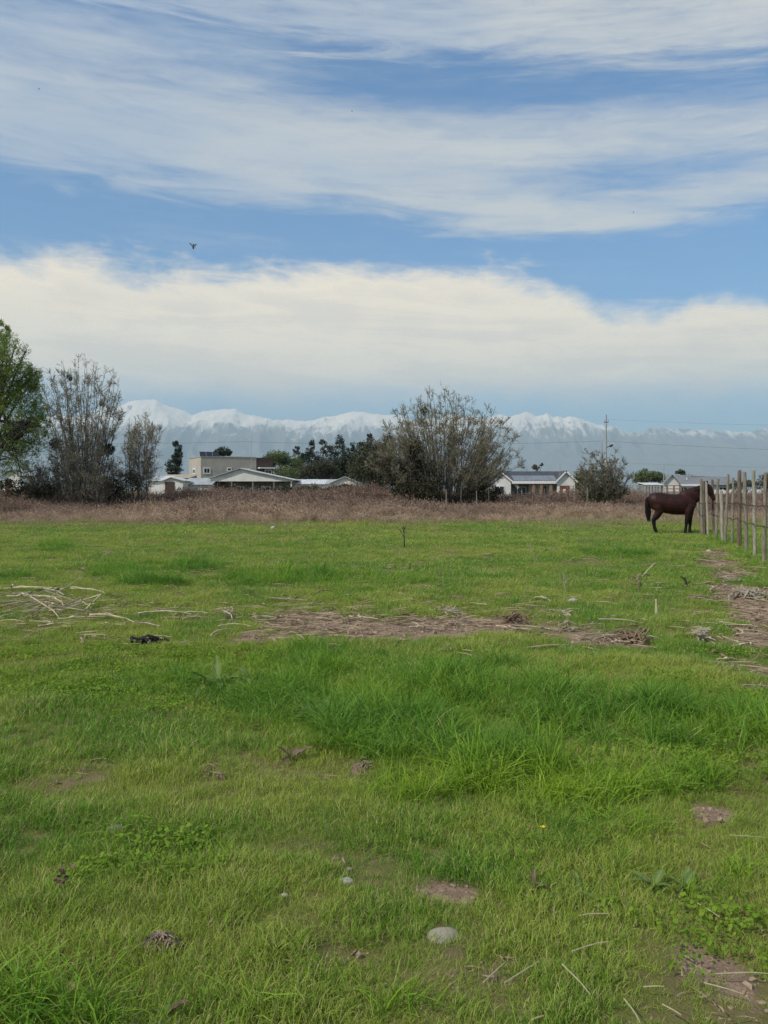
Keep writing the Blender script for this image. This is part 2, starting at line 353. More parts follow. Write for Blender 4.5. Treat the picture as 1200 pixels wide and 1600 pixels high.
# ---- snow mountains far behind
def mountains():
    sk = [(-700, 640), (-400, 652), (-150, 640), (0, 648), (100, 652), (165, 640), (200, 629), (235, 624), (262, 630), (300, 648), (345, 643), (370, 641), (400, 652), (440, 657), (490, 658), (520, 650), (552, 641), (580, 647), (640, 655), (700, 650),
          (760, 655), (820, 648), (852, 648), (900, 655), (930, 664), (990, 673), (1050, 672), (1100, 668), (1150, 676), (1200, 666), (1350, 672), (1600, 660), (1900, 668)]
    dist = 30000.0
    sx = np.array([(a - 600) / F * dist for a, b in sk]); sz = np.array([(HOR - b) / F * dist for a, b in sk])
    xs = np.linspace(-21000, 21000, 860); ys = np.concatenate([np.linspace(-9000, -60, 190), np.linspace(0, 7000, 40)])
    MX, MY = np.meshgrid(xs, ys)
    crest = np.interp(MX * (1 - MY / dist * .0), sx, sz)
    prof = np.where(MY < 0, np.clip(1 + MY / 9000, 0, 1) ** 1.15, np.clip(1 - MY / 7000, 0, 1))
    def ridge(fx, fy, s): return 1 - np.abs(2 * vnoise(MX * fx + 6 * vnoise(MX, MY, 1 / 5200, s + 9), MY * fy, 1.0, s) - 1)
    n = ridge(1 / 2600, 1 / 7000, 61) * .46 + ridge(1 / 1300, 1 / 2600, 62) * .28 + ridge(1 / 620, 1 / 1000, 63) * .16 + ridge(1 / 300, 1 / 420, 64) * .10
    wgt = np.clip(np.abs(MY) / 3200, 0, 1)
    body = np.clip(prof * 1.5, 0, 1)
    sp1 = ridge(1 / 3400, 1 / 9000, 71); sp2 = ridge(1 / 1500, 1 / 4200, 72); sp3 = ridge(1 / 650, 1 / 1800, 73)
    z = crest * prof - wgt * (1 - sp1) * 1150 * body - np.clip(wgt * 1.6, 0, 1) * (1 - sp2) * 560 * body - (.5 + .5 * np.clip(wgt * 3, 0, 1)) * (1 - sp3) * 230 * body + 60
    z = z + (fbm(MX, MY, 1 / 330, 3, 74) - .5) * 190 * body
    z = np.where((MY <= ys[0] + 1) | (MY >= ys[-1] - 1), -40, np.maximum(z, -40))
    k = np.arange(MX.size).reshape(MX.shape)
    q = np.stack([k[:-1, :-1].ravel(), k[:-1, 1:].ravel(), k[1:, 1:].ravel(), k[1:, :-1].ravel()], 1)
    me = np_mesh('mountains', np.stack([MX.ravel(), MY.ravel() + dist, z.ravel()], 1), q)
    m_ = bpy.data.materials.new('mountain_rock_snow'); m_.use_nodes = True; t = NT(m_.node_tree)
    o = t.n('ShaderNodeOutputMaterial'); b = t.n('ShaderNodeBsdfPrincipled'); t.l(b.outputs[0], o.inputs[0])
    g = t.n('ShaderNodeNewGeometry'); P = g.outputs['Position']; s_ = t.n('ShaderNodeSeparateXYZ'); t.l(P, s_.inputs[0])
    nz = t.noise(P, 1 / 1100, 6, .62); nf = t.noise(t.mapping(P, (1 / 170, 1 / 900, 1 / 420)), 1.0, 5, .65, .6)
    h = t.m('ADD', s_.outputs[2], t.m('ADD', t.m('MULTIPLY', t.m('SUBTRACT', nz, .5), 1500), t.m('MULTIPLY', t.m('SUBTRACT', nf, .5), 1500)))
    rock = t.mix(t.smooth(nf, .35, .65), (0.115, 0.10, 0.09), (0.17, 0.15, 0.13))
    snow = t.smooth(h, 1800, 2350)
    sn = t.n('ShaderNodeSeparateXYZ'); t.l(g.outputs['Normal'], sn.inputs[0])
    snow = t.m('MULTIPLY', snow, t.smooth(t.m('ADD', sn.outputs[2], t.m('MULTIPLY', t.m('SUBTRACT', nf, .5), .8)), .48, .66))
    t.l(t.mix(snow, rock, (0.86, 0.77, 0.66)), b.inputs['Base Color']); b.inputs['Roughness'].default_value = .9; b.inputs['Specular IOR Level'].default_value = .1
    tag(mesh_obj('mountains', me, m_, smooth=True), kind='structure')
mountains()

# ---- haze between here and the mountains
hz = MB().box(-45000, 45000, -46000, 46500, -60, 3900)
hm = bpy.data.materials.new('haze'); hm.use_nodes = True; t = NT(hm.node_tree)
ho = t.n('ShaderNodeOutputMaterial'); pv = t.n('ShaderNodeVolumePrincipled'); t.l(pv.outputs[0], ho.inputs['Volume'])
pv.inputs['Color'].default_value = (0.58, 0.76, 0.88, 1); pv.inputs['Density'].default_value = 4.7e-5; pv.inputs['Anisotropy'].default_value = 0.0
tag(hz.build('haze', hm), kind='stuff')

# ================================================================== GRASS
def blade_tuft(nb, hmin, hmax, wid, spread, lean, seg=3, dry=0.0, seed=0, curl=1.0):
    r = np.random.default_rng(seed); V_, Fc, dr = [], [], []
    for _ in range(nb):
        a = r.uniform(0, 2 * math.pi); rad = spread * math.sqrt(r.uniform()); bx, by = rad * math.cos(a), rad * math.sin(a)
        h = r.uniform(hmin, hmax); ld = r.uniform(0, 2 * math.pi) if r.uniform() < .5 else a + r.normal() * .5
        L = r.uniform(.15, 1) * lean; wv = wid * r.uniform(.7, 1.2); fa = r.uniform(0, math.pi)
        wx, wy = math.cos(fa) * wv / 2, math.sin(fa) * wv / 2
        o = len(V_); dv = 1.0 if r.uniform() < dry else r.uniform(0, .12)
        for k in range(seg + 1):
            s = k / seg; ang = L * s ** 1.3 * curl
            hx = h * (math.sin(ang) * s); hz_ = h * s * math.cos(ang * .75)
            cx, cy_ = bx + math.cos(ld) * hx, by + math.sin(ld) * hx
            if k < seg:
                wk = 1 - .25 * s - .35 * s * s
                V_ += [(cx - wx * wk, cy_ - wy * wk, hz_), (cx + wx * wk, cy_ + wy * wk, hz_)]; dr += [dv, dv]
            else: V_.append((cx, cy_, hz_)); dr.append(min(1, dv + .25))
        for k in range(seg - 1): Fc.append((o + 2 * k, o + 2 * k + 1, o + 2 * k + 3, o + 2 * k + 2))
        Fc.append((o + 2 * seg - 2, o + 2 * seg - 1, o + 2 * seg))
    me = bpy.data.meshes.new('tuft'); me.from_pydata(V_, [], Fc); me.update(); attr(me, 'dry', dr); return me
def proto_collection(name, meshes, m_):
    c = bpy.data.collections.new(name)
    for i, me in enumerate(meshes):
        me.materials.append(m_); o = bpy.data.objects.new(f'{name}_{i:02d}', me); c.objects.link(o)
    return c
def scatter_object(name, pts, rot, scl, idx, tint, coll, label):
    me = bpy.data.meshes.new(name); me.vertices.add(len(pts)); me.vertices.foreach_set('co', np.asarray(pts, np.float32).ravel())
    attr(me, 'rot', rot, 'FLOAT_VECTOR'); attr(me, 'scl', scl, 'FLOAT_VECTOR'); attr(me, 'pick', idx, 'INT'); attr(me, 'tint', tint); me.update()
    ob = bpy.data.objects.new(name, me); col.objects.link(ob); tag(ob, label, None, None, 'stuff')
    ng = bpy.data.node_groups.new(name, 'GeometryNodeTree')
    ng.interface.new_socket('Geometry', in_out='INPUT', socket_type='NodeSocketGeometry'); ng.interface.new_socket('Geometry', in_out='OUTPUT', socket_type='NodeSocketGeometry')
    N = ng.nodes; gi = N.new('NodeGroupInput'); go = N.new('NodeGroupOutput'); ip = N.new('GeometryNodeInstanceOnPoints'); ci = N.new('GeometryNodeCollectionInfo')
    ci.inputs['Collection'].default_value = coll; ci.inputs['Separate Children'].default_value = True; ci.inputs['Reset Children'].default_value = True
    def na(nm, ty):
        a = N.new('GeometryNodeInputNamedAttribute'); a.data_type = ty; a.inputs['Name'].default_value = nm; return a.outputs['Attribute']
    L = ng.links
    L.new(gi.outputs[0], ip.inputs['Points']); L.new(ci.outputs[0], ip.inputs['Instance']); ip.inputs['Pick Instance'].default_value = True
    L.new(na('pick', 'INT'), ip.inputs['Instance Index']); L.new(na('rot', 'FLOAT_VECTOR'), ip.inputs['Rotation']); L.new(na('scl', 'FLOAT_VECTOR'), ip.inputs['Scale'])
    L.new(ip.outputs[0], go.inputs[0])
    md = ob.modifiers.new('scatter', 'NODES'); md.node_group = ng
    return ob
def wedge(d0, d1, dens, margin=1.6):
    wmax = .46 * d1 + margin; n = int(dens * (d1 - d0) * 2 * wmax)
    y = RNG.uniform(d0, d1, n); x = RNG.uniform(-wmax, wmax, n); k = np.abs(x) < .46 * y + margin
    return x[k], y[k]

lawn_m = leafmat('lawn_blade', (0.090, 0.270, 0.020), (0.310, 0.405, 0.060), .30, 1.4, .12, tint=True, tip=(0.46, 0.42, 0.18))
tall_m = leafmat('tall_grass_blade', (0.070, 0.215, 0.024), (0.270, 0.420, 0.030), .30, 1.0, .15, tint=True, tip=(0.36, 0.40, 0.12))
lawn_c = proto_collection('lawn_tuft', [blade_tuft(18, .016, .066, .0030, .045, 1.3, 3, .10, 100 + i) for i in range(7)], lawn_m)
tall_c = proto_collection('tall_tuft', [blade_tuft(18, .09, .30, .0062, .06, 1.6, 4, .07, 200 + i) for i in range(7)], tall_m)

def make_lawn():
    P, Ro, S, I, T_ = [], [], [], [], []
    for d0, d1, dens, sc in ((1.7, 5, 1750, 1.0), (5, 9, 900, 1.14), (9, 15, 380, 1.3), (15, 26, 165, 1.55), (26, 50, 62, 1.9)):
        x, y = wedge(d0, d1, dens)
        d = dirt_at(x, y); clump = fbm(x, y, 3.2, 3, 71)
        keep = RNG.uniform(size=len(x)) < np.clip(1.04 - d * 1.12, 0.0, 1) * np.clip(.52 + 1.0 * clump, 0, 1)
        keep &= RNG.uniform(size=len(x)) < np.clip(1 - (y - 35) / 14, .12, 1) * np.interp(y, [13, 28], [1, .6])
        x, y, clump = x[keep], y[keep], clump[keep]; n = len(x)
        patch = fbm(x, y, .55, 3, 81); big_ = fbm(x, y, .12, 2, 91)
        s = sc * (.50 + 1.15 * clump ** 1.5) * (.55 + .95 * patch) * (1 - .55 * np.clip(d[keep] * 1.6, 0, 1)) * RNG.uniform(.8, 1.25, n)
        far = np.clip((y - 9) / 25, 0, 1)
        P.append(np.stack([x, y, ground_z(x, y) - .004], 1))
        az = fbm(x, y, .9, 2, 95) * 9
        Ro.append(np.stack([(fbm(x, y, 2.0, 2, 96) - .5) * 1.1, (fbm(x, y, 2.0, 2, 97) - .5) * 1.1, RNG.uniform(0, 6.28, n)], 1))
        S.append(np.stack([s * (1 + far * .9), s * (1 + far * .9), s * (1 - far * .35)], 1))
        I.append(RNG.integers(0, 7, n))
        T_.append(np.clip((fbm(x, y, 1.3, 3, 83) - .5) * 3.2 - (patch - .5) * 1.6 + (big_ - .5) * 1.6 + .45 + RNG.normal(0, .22, n) + far * .05, 0, 1))
    cc = np.concatenate
    scatter_object('short_grass', cc(P), cc(Ro), cc(S), cc(I), cc(T_), lawn_c, 'short yellow-green grass covering the open field')
make_lawn()
def make_tall():
    P, Ro, S, I, T_ = [], [], [], [], []
    for d0, d1, dens, sc in ((1.7, 4, 420, .95), (4, 9, 430, 1.0), (9, 15, 160, 1.0), (15, 28, 90, 1.1)):
        x, y = wedge(d0, d1, dens)
        t_ = tall_at(x, y); dd = dirt_at(x, y); cl = fbm(x, y, 2.2, 3, 171)
        stray = np.clip((fbm(x, y, .9, 3, 172) - .60) * 3, 0, .12)
        keep = RNG.uniform(size=len(x)) < np.clip(np.maximum(t_ * (.25 + 1.3 * cl), stray) * 1.1, 0, 1) * np.clip(1 - dd * 1.3, 0, 1)
        x, y, t_, cl = x[keep], y[keep], t_[keep], cl[keep]; n = len(x)
        s = sc * (.35 + .62 * t_) * (.55 + .85 * cl) * RNG.uniform(.75, 1.25, n)
        P.append(np.stack([x, y, ground_z(x, y) - .01], 1))
        Ro.append(np.stack([(fbm(x, y, 1.6, 2, 176) - .5) * 1.3, (fbm(x, y, 1.6, 2, 177) - .5) * 1.3, RNG.uniform(0, 6.28, n)], 1))
        S.append(np.stack([s * 1.1, s * 1.1, s], 1)); I.append(RNG.integers(0, 7, n))
        px, py = topx(x, y)
        yel = np.exp(-(((px - 780) / 170) ** 2 + ((py - 1235) / 45) ** 2)) + .6 * np.exp(-(((px - 1000) / 150) ** 2 + ((py - 1240) / 40) ** 2))
        T_.append(np.clip(.62 - .62 * t_ + yel * .9 + (fbm(x, y, 1.1, 3, 178) - .5) * 1.1 + RNG.normal(0, .2, n), 0, 1))
    cc = np.concatenate
    scatter_object('long_grass', cc(P), cc(Ro), cc(S), cc(I), cc(T_), tall_c, 'long deep green tussock grass standing above the short turf')
make_tall()

# clover-like ground cover
def rosette(n, r0, size, seed, up=.03):
    r = np.random.default_rng(seed); v, f = [], []
    for _ in range(n):
        a = r.uniform(0, 6.283); d = r0 * math.sqrt(r.uniform()); cx, cy_ = d * math.cos(a), d * math.sin(a); z = up * r.uniform(.3, 1.2); s = size * r.uniform(.6, 1.2)
        nx_, ny_ = r.normal(0, .45, 2); o = len(v); k = 6
        for j in range(k):
            b = 6.283 * j / k; dx, dy = s * math.cos(b), s * (.75) * math.sin(b); v.append((cx + dx, cy_ + dy, z + dx * nx_ + dy * ny_))
        f.append(tuple(range(o, o + k)))
    me = bpy.data.meshes.new('rosette'); me.from_pydata(v, [], f); me.update(); attr(me, 'dry', np.zeros(len(v))); return me
clov_m = leafmat('clover_leaf', (0.13, 0.26, 0.022), (0.24, 0.36, 0.04), .4, 3, .08, tint=True, tip=(0.3, 0.3, .1))
clov_c = proto_collection('clover', [rosette(24, .08, .0085, 300 + i) for i in range(4)], clov_m)
def make_clover():
    x, y = wedge(1.8, 8.5, 520); c = fbm(x, y, .75, 3, 210); px, py = topx(x, y)
    extra = .8 * np.exp(-(((px - 250) / 240) ** 2 + ((py - 1340) / 70) ** 2)) + .2 * np.exp(-(((px - 560) / 160) ** 2 + ((py - 1330) / 40) ** 2)) + .25 * np.exp(-(((px - 200) / 120) ** 2 + ((py - 1085) / 40) ** 2))
    k = RNG.uniform(size=len(x)) < np.clip((c - .53) * 2.4 + extra, 0, .75) * np.clip(1 - 1.6 * dirt_at(x, y), 0, 1) * (1 - .7 * tall_at(x, y)); x, y = x[k], y[k]; n = len(x)
    s = RNG.uniform(.7, 1.4, n)
    scatter_object('clover', np.stack([x, y, ground_z(x, y) + .022], 1), np.stack([RNG.normal(0, .15, n), RNG.normal(0, .15, n), RNG.uniform(0, 6.28, n)], 1), np.stack([s, s, s], 1), RNG.integers(0, 4, n), RNG.uniform(0, 1, n), clov_c, 'low round-leaved ground cover growing between the grass')
make_clover()

# straw litter on the bare soil
def straw_bits(seed):
    r = np.random.default_rng(seed); b = MB(); dr = []
    for _ in range(5):
        L = r.uniform(.04, .22); a = r.uniform(0, 6.283); x, y = r.normal(0, .05, 2); z = r.uniform(.004, .03); wv = r.uniform(.0016, .0045); t_ = r.uniform(-.12, .18)
        dx, dy = math.cos(a) * L / 2, math.sin(a) * L / 2; bx, by = -math.sin(a) * wv, math.cos(a) * wv; k = r.normal(0, .004)
        b.raw([(x - dx - bx, y - dy - by, z), (x - dx + bx, y - dy + by, z), (x + bx + k, y + by + k, z + L * t_ * .5 + .006), (x - bx + k, y - by + k, z + L * t_ * .5), (x + dx + bx, y + dy + by, z + L * t_), (x + dx - bx, y + dy - by, z + L * t_)],
              [(0, 3, 2, 1), (3, 5, 4, 2)])
    me = b.mesh('straw'); attr(me, 'dry', r.uniform(0, .6, len(me.vertices))); return me
straw_m = leafmat('straw', (0.26, 0.19, 0.125), (0.47, 0.37, 0.25), .1, 8, .1, tint=True, tip=(0.20, 0.15, 0.10))
straw_c = proto_collection('straw', [straw_bits(400 + i) for i in range(6)], straw_m)
def make_straw():
    P, S = [], []
    for d0, d1, dens in ((1.8, 7, 130), (7, 24, 60)):
        x, y = wedge(d0, d1, dens); px, py = topx(x, y)
        band = .30 * np.exp(-(((py - 975) / 34) ** 2)) * (fbm(x, y, .6, 3, 230) > .42) + .13 * np.exp(-(((px - 1150) / 70) ** 2 + ((py - 960) / 90) ** 2))
        pr = np.clip(dirt_at(x, y) * .42 * np.where(y < 7, .7, 1) + band + .012, 0, 1); k = RNG.uniform(size=len(x)) < pr
        P.append(np.stack([x[k], y[k], ground_z(x[k], y[k]) + .008], 1)); s = RNG.uniform(.6, 1.5, k.sum()) * np.where(y[k] > 7, 1.2, .42); S.append(np.stack([s, s, s], 1))
    P = np.concatenate(P); S = np.concatenate(S); n = len(P)
    scatter_object('straw_litter', P, np.stack([np.zeros(n), np.zeros(n), RNG.uniform(0, 6.28, n)], 1), S, RNG.integers(0, 6, n), RNG.uniform(0, 1, n), straw_c, 'scattered broken straw and husks over the bare soil')
make_straw()

# crumbled soil on the bare patches
def clod(seed):
    r = np.random.default_rng(seed); bm = bmesh.new(); bmesh.ops.create_icosphere(bm, subdivisions=1, radius=1)
    for v in bm.verts: v.co *= r.uniform(.65, 1.15)
    me = bpy.data.meshes.new('clod'); bm.to_mesh(me); bm.free(); attr(me, 'dry', r.uniform(0, .3, len(me.vertices))); return me
clod_c = proto_collection('clod', [clod(450 + i) for i in range(5)], leafmat('soil_clod', (0.19, 0.135, 0.095), (0.33, 0.25, 0.18), 0.0, 12, .05, tint=True, tip=(.4, .32, .24), rough=.95))
def make_clods():
    P, S = [], []
    for d0, d1, dens, sz in ((1.8, 7, 900, .009), (7, 22, 130, .018)):
        x, y = wedge(d0, d1, dens); k = RNG.uniform(size=len(x)) < np.clip(dirt_at(x, y) * 1.3 - .35, 0, 1); x, y = x[k], y[k]
        s = sz * RNG.uniform(.3, 1.0, len(x)) ** 1.5 * RNG.choice([1, 1, 1, 2.0], len(x)); P.append(np.stack([x, y, ground_z(x, y)], 1)); S.append(np.stack([s * 1.3, s, s * .8], 1))
    P = np.concatenate(P); S = np.concatenate(S); n = len(P)
    scatter_object('soil_crumbs', P, RNG.uniform(0, 6.28, (n, 3)), S, RNG.integers(0, 5, n), RNG.uniform(0, 1, n), clod_c, 'loose crumbs of dry soil on the bare patches')
make_clods()

# ---- belt of dead weeds across the far side of the field
def weed_tuft(seed, h=1.5, n=16):
    r = np.random.default_rng(seed); b = MB()
    for _ in range(n):
        a = r.uniform(0, 6.283); x, y = r.normal(0, .22, 2); L = h * r.uniform(.45, 1.05); tl = r.uniform(.03, .38)
        p = [Vector((x, y, -.05))]; d = Vector((math.cos(a) * tl, math.sin(a) * tl, 1)).normalized()
        for k in range(3): p.append(p[-1] + d * L / 3); d = (d + Vector((r.normal(0, .13), r.normal(0, .13), 0))).normalized()
        b.tube(p, [.011, .009, .007, .004], 3, False)
        for k in range(int(r.integers(3, 8))):
            s = r.uniform(.35, 1); q = p[0].lerp(p[3], s); dd = (d + Vector((r.normal(0, .6), r.normal(0, .6), r.normal(.1, .3)))).normalized(); l2 = r.uniform(.10, .40)
            b.tube([q, q + dd * l2 * .5, q + dd * l2 + Vector((0, 0, r.normal(0, .04)))], [.006, .006, .003], 3, False)
            sd_ = dd.orthogonal() * .022; e = q + dd * l2
            b.raw([e - sd_, e + sd_, e + sd_ * .6 + dd * .09, e - sd_ * .6 + dd * .09], [(0, 1, 2, 3)])
    me = b.mesh('weed'); attr(me, 'dry', np.repeat(0.0, len(me.vertices))); return me
weed_m = leafmat('dead_weed', (0.185, 0.125, 0.100), (0.51, 0.375, 0.270), .2, .35, tint=True, tip=(.3, .2, .15), rough=.9)
weed_c = proto_collection('dead_weed', [weed_tuft(500 + i) for i in range(7)], weed_m)
def make_weeds():
    n0 = 34000; x = RNG.uniform(-36, 40, n0); y = RNG.uniform(41, 84, n0)
    k = np.abs(x) < .46 * y + 3; x, y = x[k], y[k]
    front = 45.5 + 11.0 * (fbm(x, y * .3, .10, 4, 260) - .5) * 2 + np.clip(x - 4, 0, 30) * .10
    px, _ = topx(x, y)
    f = (y - front)
    dens = np.clip((f + 7) / 15, 0, 1) ** 1.8 * np.clip(.55 + .9 * fbm(x, y, .3, 3, 261), 0, 1)
    k = RNG.uniform(size=len(x)) < dens; x, y, f = x[k], y[k], f[k]; n = len(x)
    hh = np.interp(f, [-8, 0, 3, 8, 16, 40], [.16, .30, .44, .68, .95, .98]) * (.30 + 1.15 * fbm(x, y, .16, 3, 262)) * RNG.uniform(.5, 1.3, n)
    hh = hh * np.interp(x / y * F + 600, [0, 250, 330, 520, 640, 800, 920, 1000, 1200], [.85, .9, 1.0, 1.0, .85, .8, .85, .72, .65])
    tint = np.clip(1.0 - f / 9 + (fbm(x, y, .25, 3, 263) - .5) * 1.2, 0, 1)
    scatter_object('dead_weeds', np.stack([x, y, np.zeros(n)], 1), np.stack([RNG.normal(0, .08, n), RNG.normal(0, .08, n), RNG.uniform(0, 6.28, n)], 1),
                   np.stack([hh ** .5, hh ** .5, hh], 1), RNG.integers(0, 7, n), tint, weed_c, 'belt of tall dead reddish-brown weeds along the far edge of the field')
make_weeds()
# green fringe where turf meets the weeds
fr_c = proto_collection('fringe_tuft', [blade_tuft(14, .12, .40, .016, .14, 1.1, 3, .25, 600 + i) for i in range(5)], leafmat('fringe_blade', (0.13, 0.20, 0.04), (0.36, 0.30, 0.17), .3, .5, tint=True, tip=(.38, .30, .19)))
def make_fringe():
    n0 = 42000; x = RNG.uniform(-28, 30, n0); y = RNG.uniform(30, 56, n0); k = np.abs(x) < .46 * y + 3; x, y = x[k], y[k]
    k = RNG.uniform(size=len(x)) < np.clip((y - 31) / 12, 0.05, 1) * np.clip((fbm(x, y, .35, 3, 270) - .34) * 3, 0, 1); x, y = x[k], y[k]; n = len(x)
    s = RNG.uniform(.45, 1.1, n) * np.clip((y - 22) / 24, .4, 1)
    scatter_object('meadow_fringe', np.stack([x, y, ground_z(x, y) - .01], 1), np.stack([RNG.normal(0, .1, n), RNG.normal(0, .1, n), RNG.uniform(0, 6.28, n)], 1), np.stack([s, s, s], 1), RNG.integers(0, 5, n),
                   np.clip((y - 31) / 12 + RNG.normal(0, .25, n), 0, 1), fr_c, 'uneven olive grass thinning into the dead weeds')
make_fringe()

# ================================================================== TREES
def tubes_np(P, Rd, k=3):
    """P (N,K,3) polylines, Rd (N,K) radii -> verts, quads"""
    N_, K, _ = P.shape
    t_ = np.gradient(P, axis=1); t_ /= np.linalg.norm(t_, axis=2, keepdims=True) + 1e-9
    ref = np.where(np.abs(t_[:, :1, 2:3]) > .9, np.array([1., 0, 0]), np.array([0, 0, 1.])) * np.ones_like(t_)
    u = np.cross(t_, ref); u /= np.linalg.norm(u, axis=2, keepdims=True) + 1e-9; v = np.cross(t_, u)
    a = np.arange(k) * 2 * np.pi / k
    V_ = P[:, :, None, :] + Rd[:, :, None, None] * (np.cos(a)[None, None, :, None] * u[:, :, None, :] + np.sin(a)[None, None, :, None] * v[:, :, None, :])
    base = (np.arange(N_) * K * k)[:, None, None] + (np.arange(K - 1) * k)[None, :, None] + np.arange(k)[None, None, :]
    nxt = (np.arange(N_) * K * k)[:, None, None] + (np.arange(K - 1) * k)[None, :, None] + ((np.arange(k) + 1) % k)[None, None, :]
    Q = np.stack([base, nxt, nxt + k, base + k], -1).reshape(-1, 4)
    return V_.reshape(-1, 3), Q
def unit(a): return a / (np.linalg.norm(a, axis=-1, keepdims=True) + 1e-9)
def lerp_line(P, s):
    K = P.shape[1]; f = np.clip(s, 0, .999) * (K - 1); i = f.astype(int); w_ = (f - i)[:, None]; n = np.arange(len(s))
    return P[n, i] * (1 - w_) + P[n, i + 1] * w_, unit(P[n, i + 1] - P[n, i])
def children(P, Rd, n, s0, spread, up, length, rr, K=4, wander=.12, s1=1.0, droop=0.0, taper=.55):
    idx = np.repeat(np.arange(len(P)), n); s = RNG.uniform(s0, s1, len(idx))
    pos, tan = lerp_line(P[idx], s)
    L = np.linalg.norm(P[idx, -1] - P[idx, 0], axis=1)
    d = unit(tan + RNG.normal(0, spread, (len(idx), 3)) + np.array([0, 0, up]))
    ln = length * (1.15 - taper * s) * RNG.uniform(.6, 1.2, len(idx)) if np.isscalar(length) else length
    pts = [pos]
    for k in range(K - 1):
        pts.append(pts[-1] + d * (ln / (K - 1))[:, None]); d = unit(d + RNG.normal(0, wander, d.shape) + np.array([0, 0, up * .25 - droop]))
    f = np.clip(s, 0, .999) * (Rd.shape[1] - 1); r0 = Rd[idx, f.astype(int)] * rr
    return np.stack(pts, 1), r0[:, None] * np.linspace(1, .45, K)[None]
def quads_np(c, size, aspect=.45, flat=None):
    n = len(c); d = unit(RNG.normal(0, 1, (n, 3)) if flat is None else flat); e = unit(np.cross(d, RNG.normal(0, 1, (n, 3))))
    s = size * RNG.uniform(.6, 1.3, n)[:, None] if np.isscalar(size) else size[:, None]
    a = d * s; b = e * s * aspect
    V_ = np.stack([c - a, c - b * .9 - a * .1, c + a, c + b * .9 - a * .1], 1).reshape(-1, 3)
    return V_, np.arange(4 * n).reshape(n, 4)
def joined(parts):
    vs_, fs, o = [], [], 0
    for v, f in parts: vs_.append(v); fs.append(f + o); o += len(v)
    return np.concatenate(vs_), np.concatenate(fs)
def local_mesh_part(name, parts, m_, root, mats2=None):
    v, f = joined(parts); o = np.array(root.location)
    me = np_mesh(name, v - o, f); ob = mesh_obj(name, me, m_, root)
    if mats2:
        me.materials.append(mats2[0]); mi = np.zeros(len(f), np.int32); mi[mats2[1]:] = 1; me.polygons.foreach_set('material_index', mi)
    return ob
bark_grey = mat('bark_grey', (0.17, 0.15, 0.125), (0.105, 0.092, 0.075), 3, .95)
bark_dark = mat('bark_dark', (0.075, 0.062, 0.05), (0.045, 0.038, 0.03), 3, .95)
twig_m = mat('twig', (0.29, 0.255, 0.20), (0.19, 0.165, 0.13), .8, .95)
bud_m = leafmat('young_leaf', (0.205, 0.215, 0.09), (0.285, 0.275, 0.125), .4, .8)
nest_m = leafmat('mistletoe_leaf', (0.028, 0.032, 0.015), (0.05, 0.05, 0.022), .15, 2)

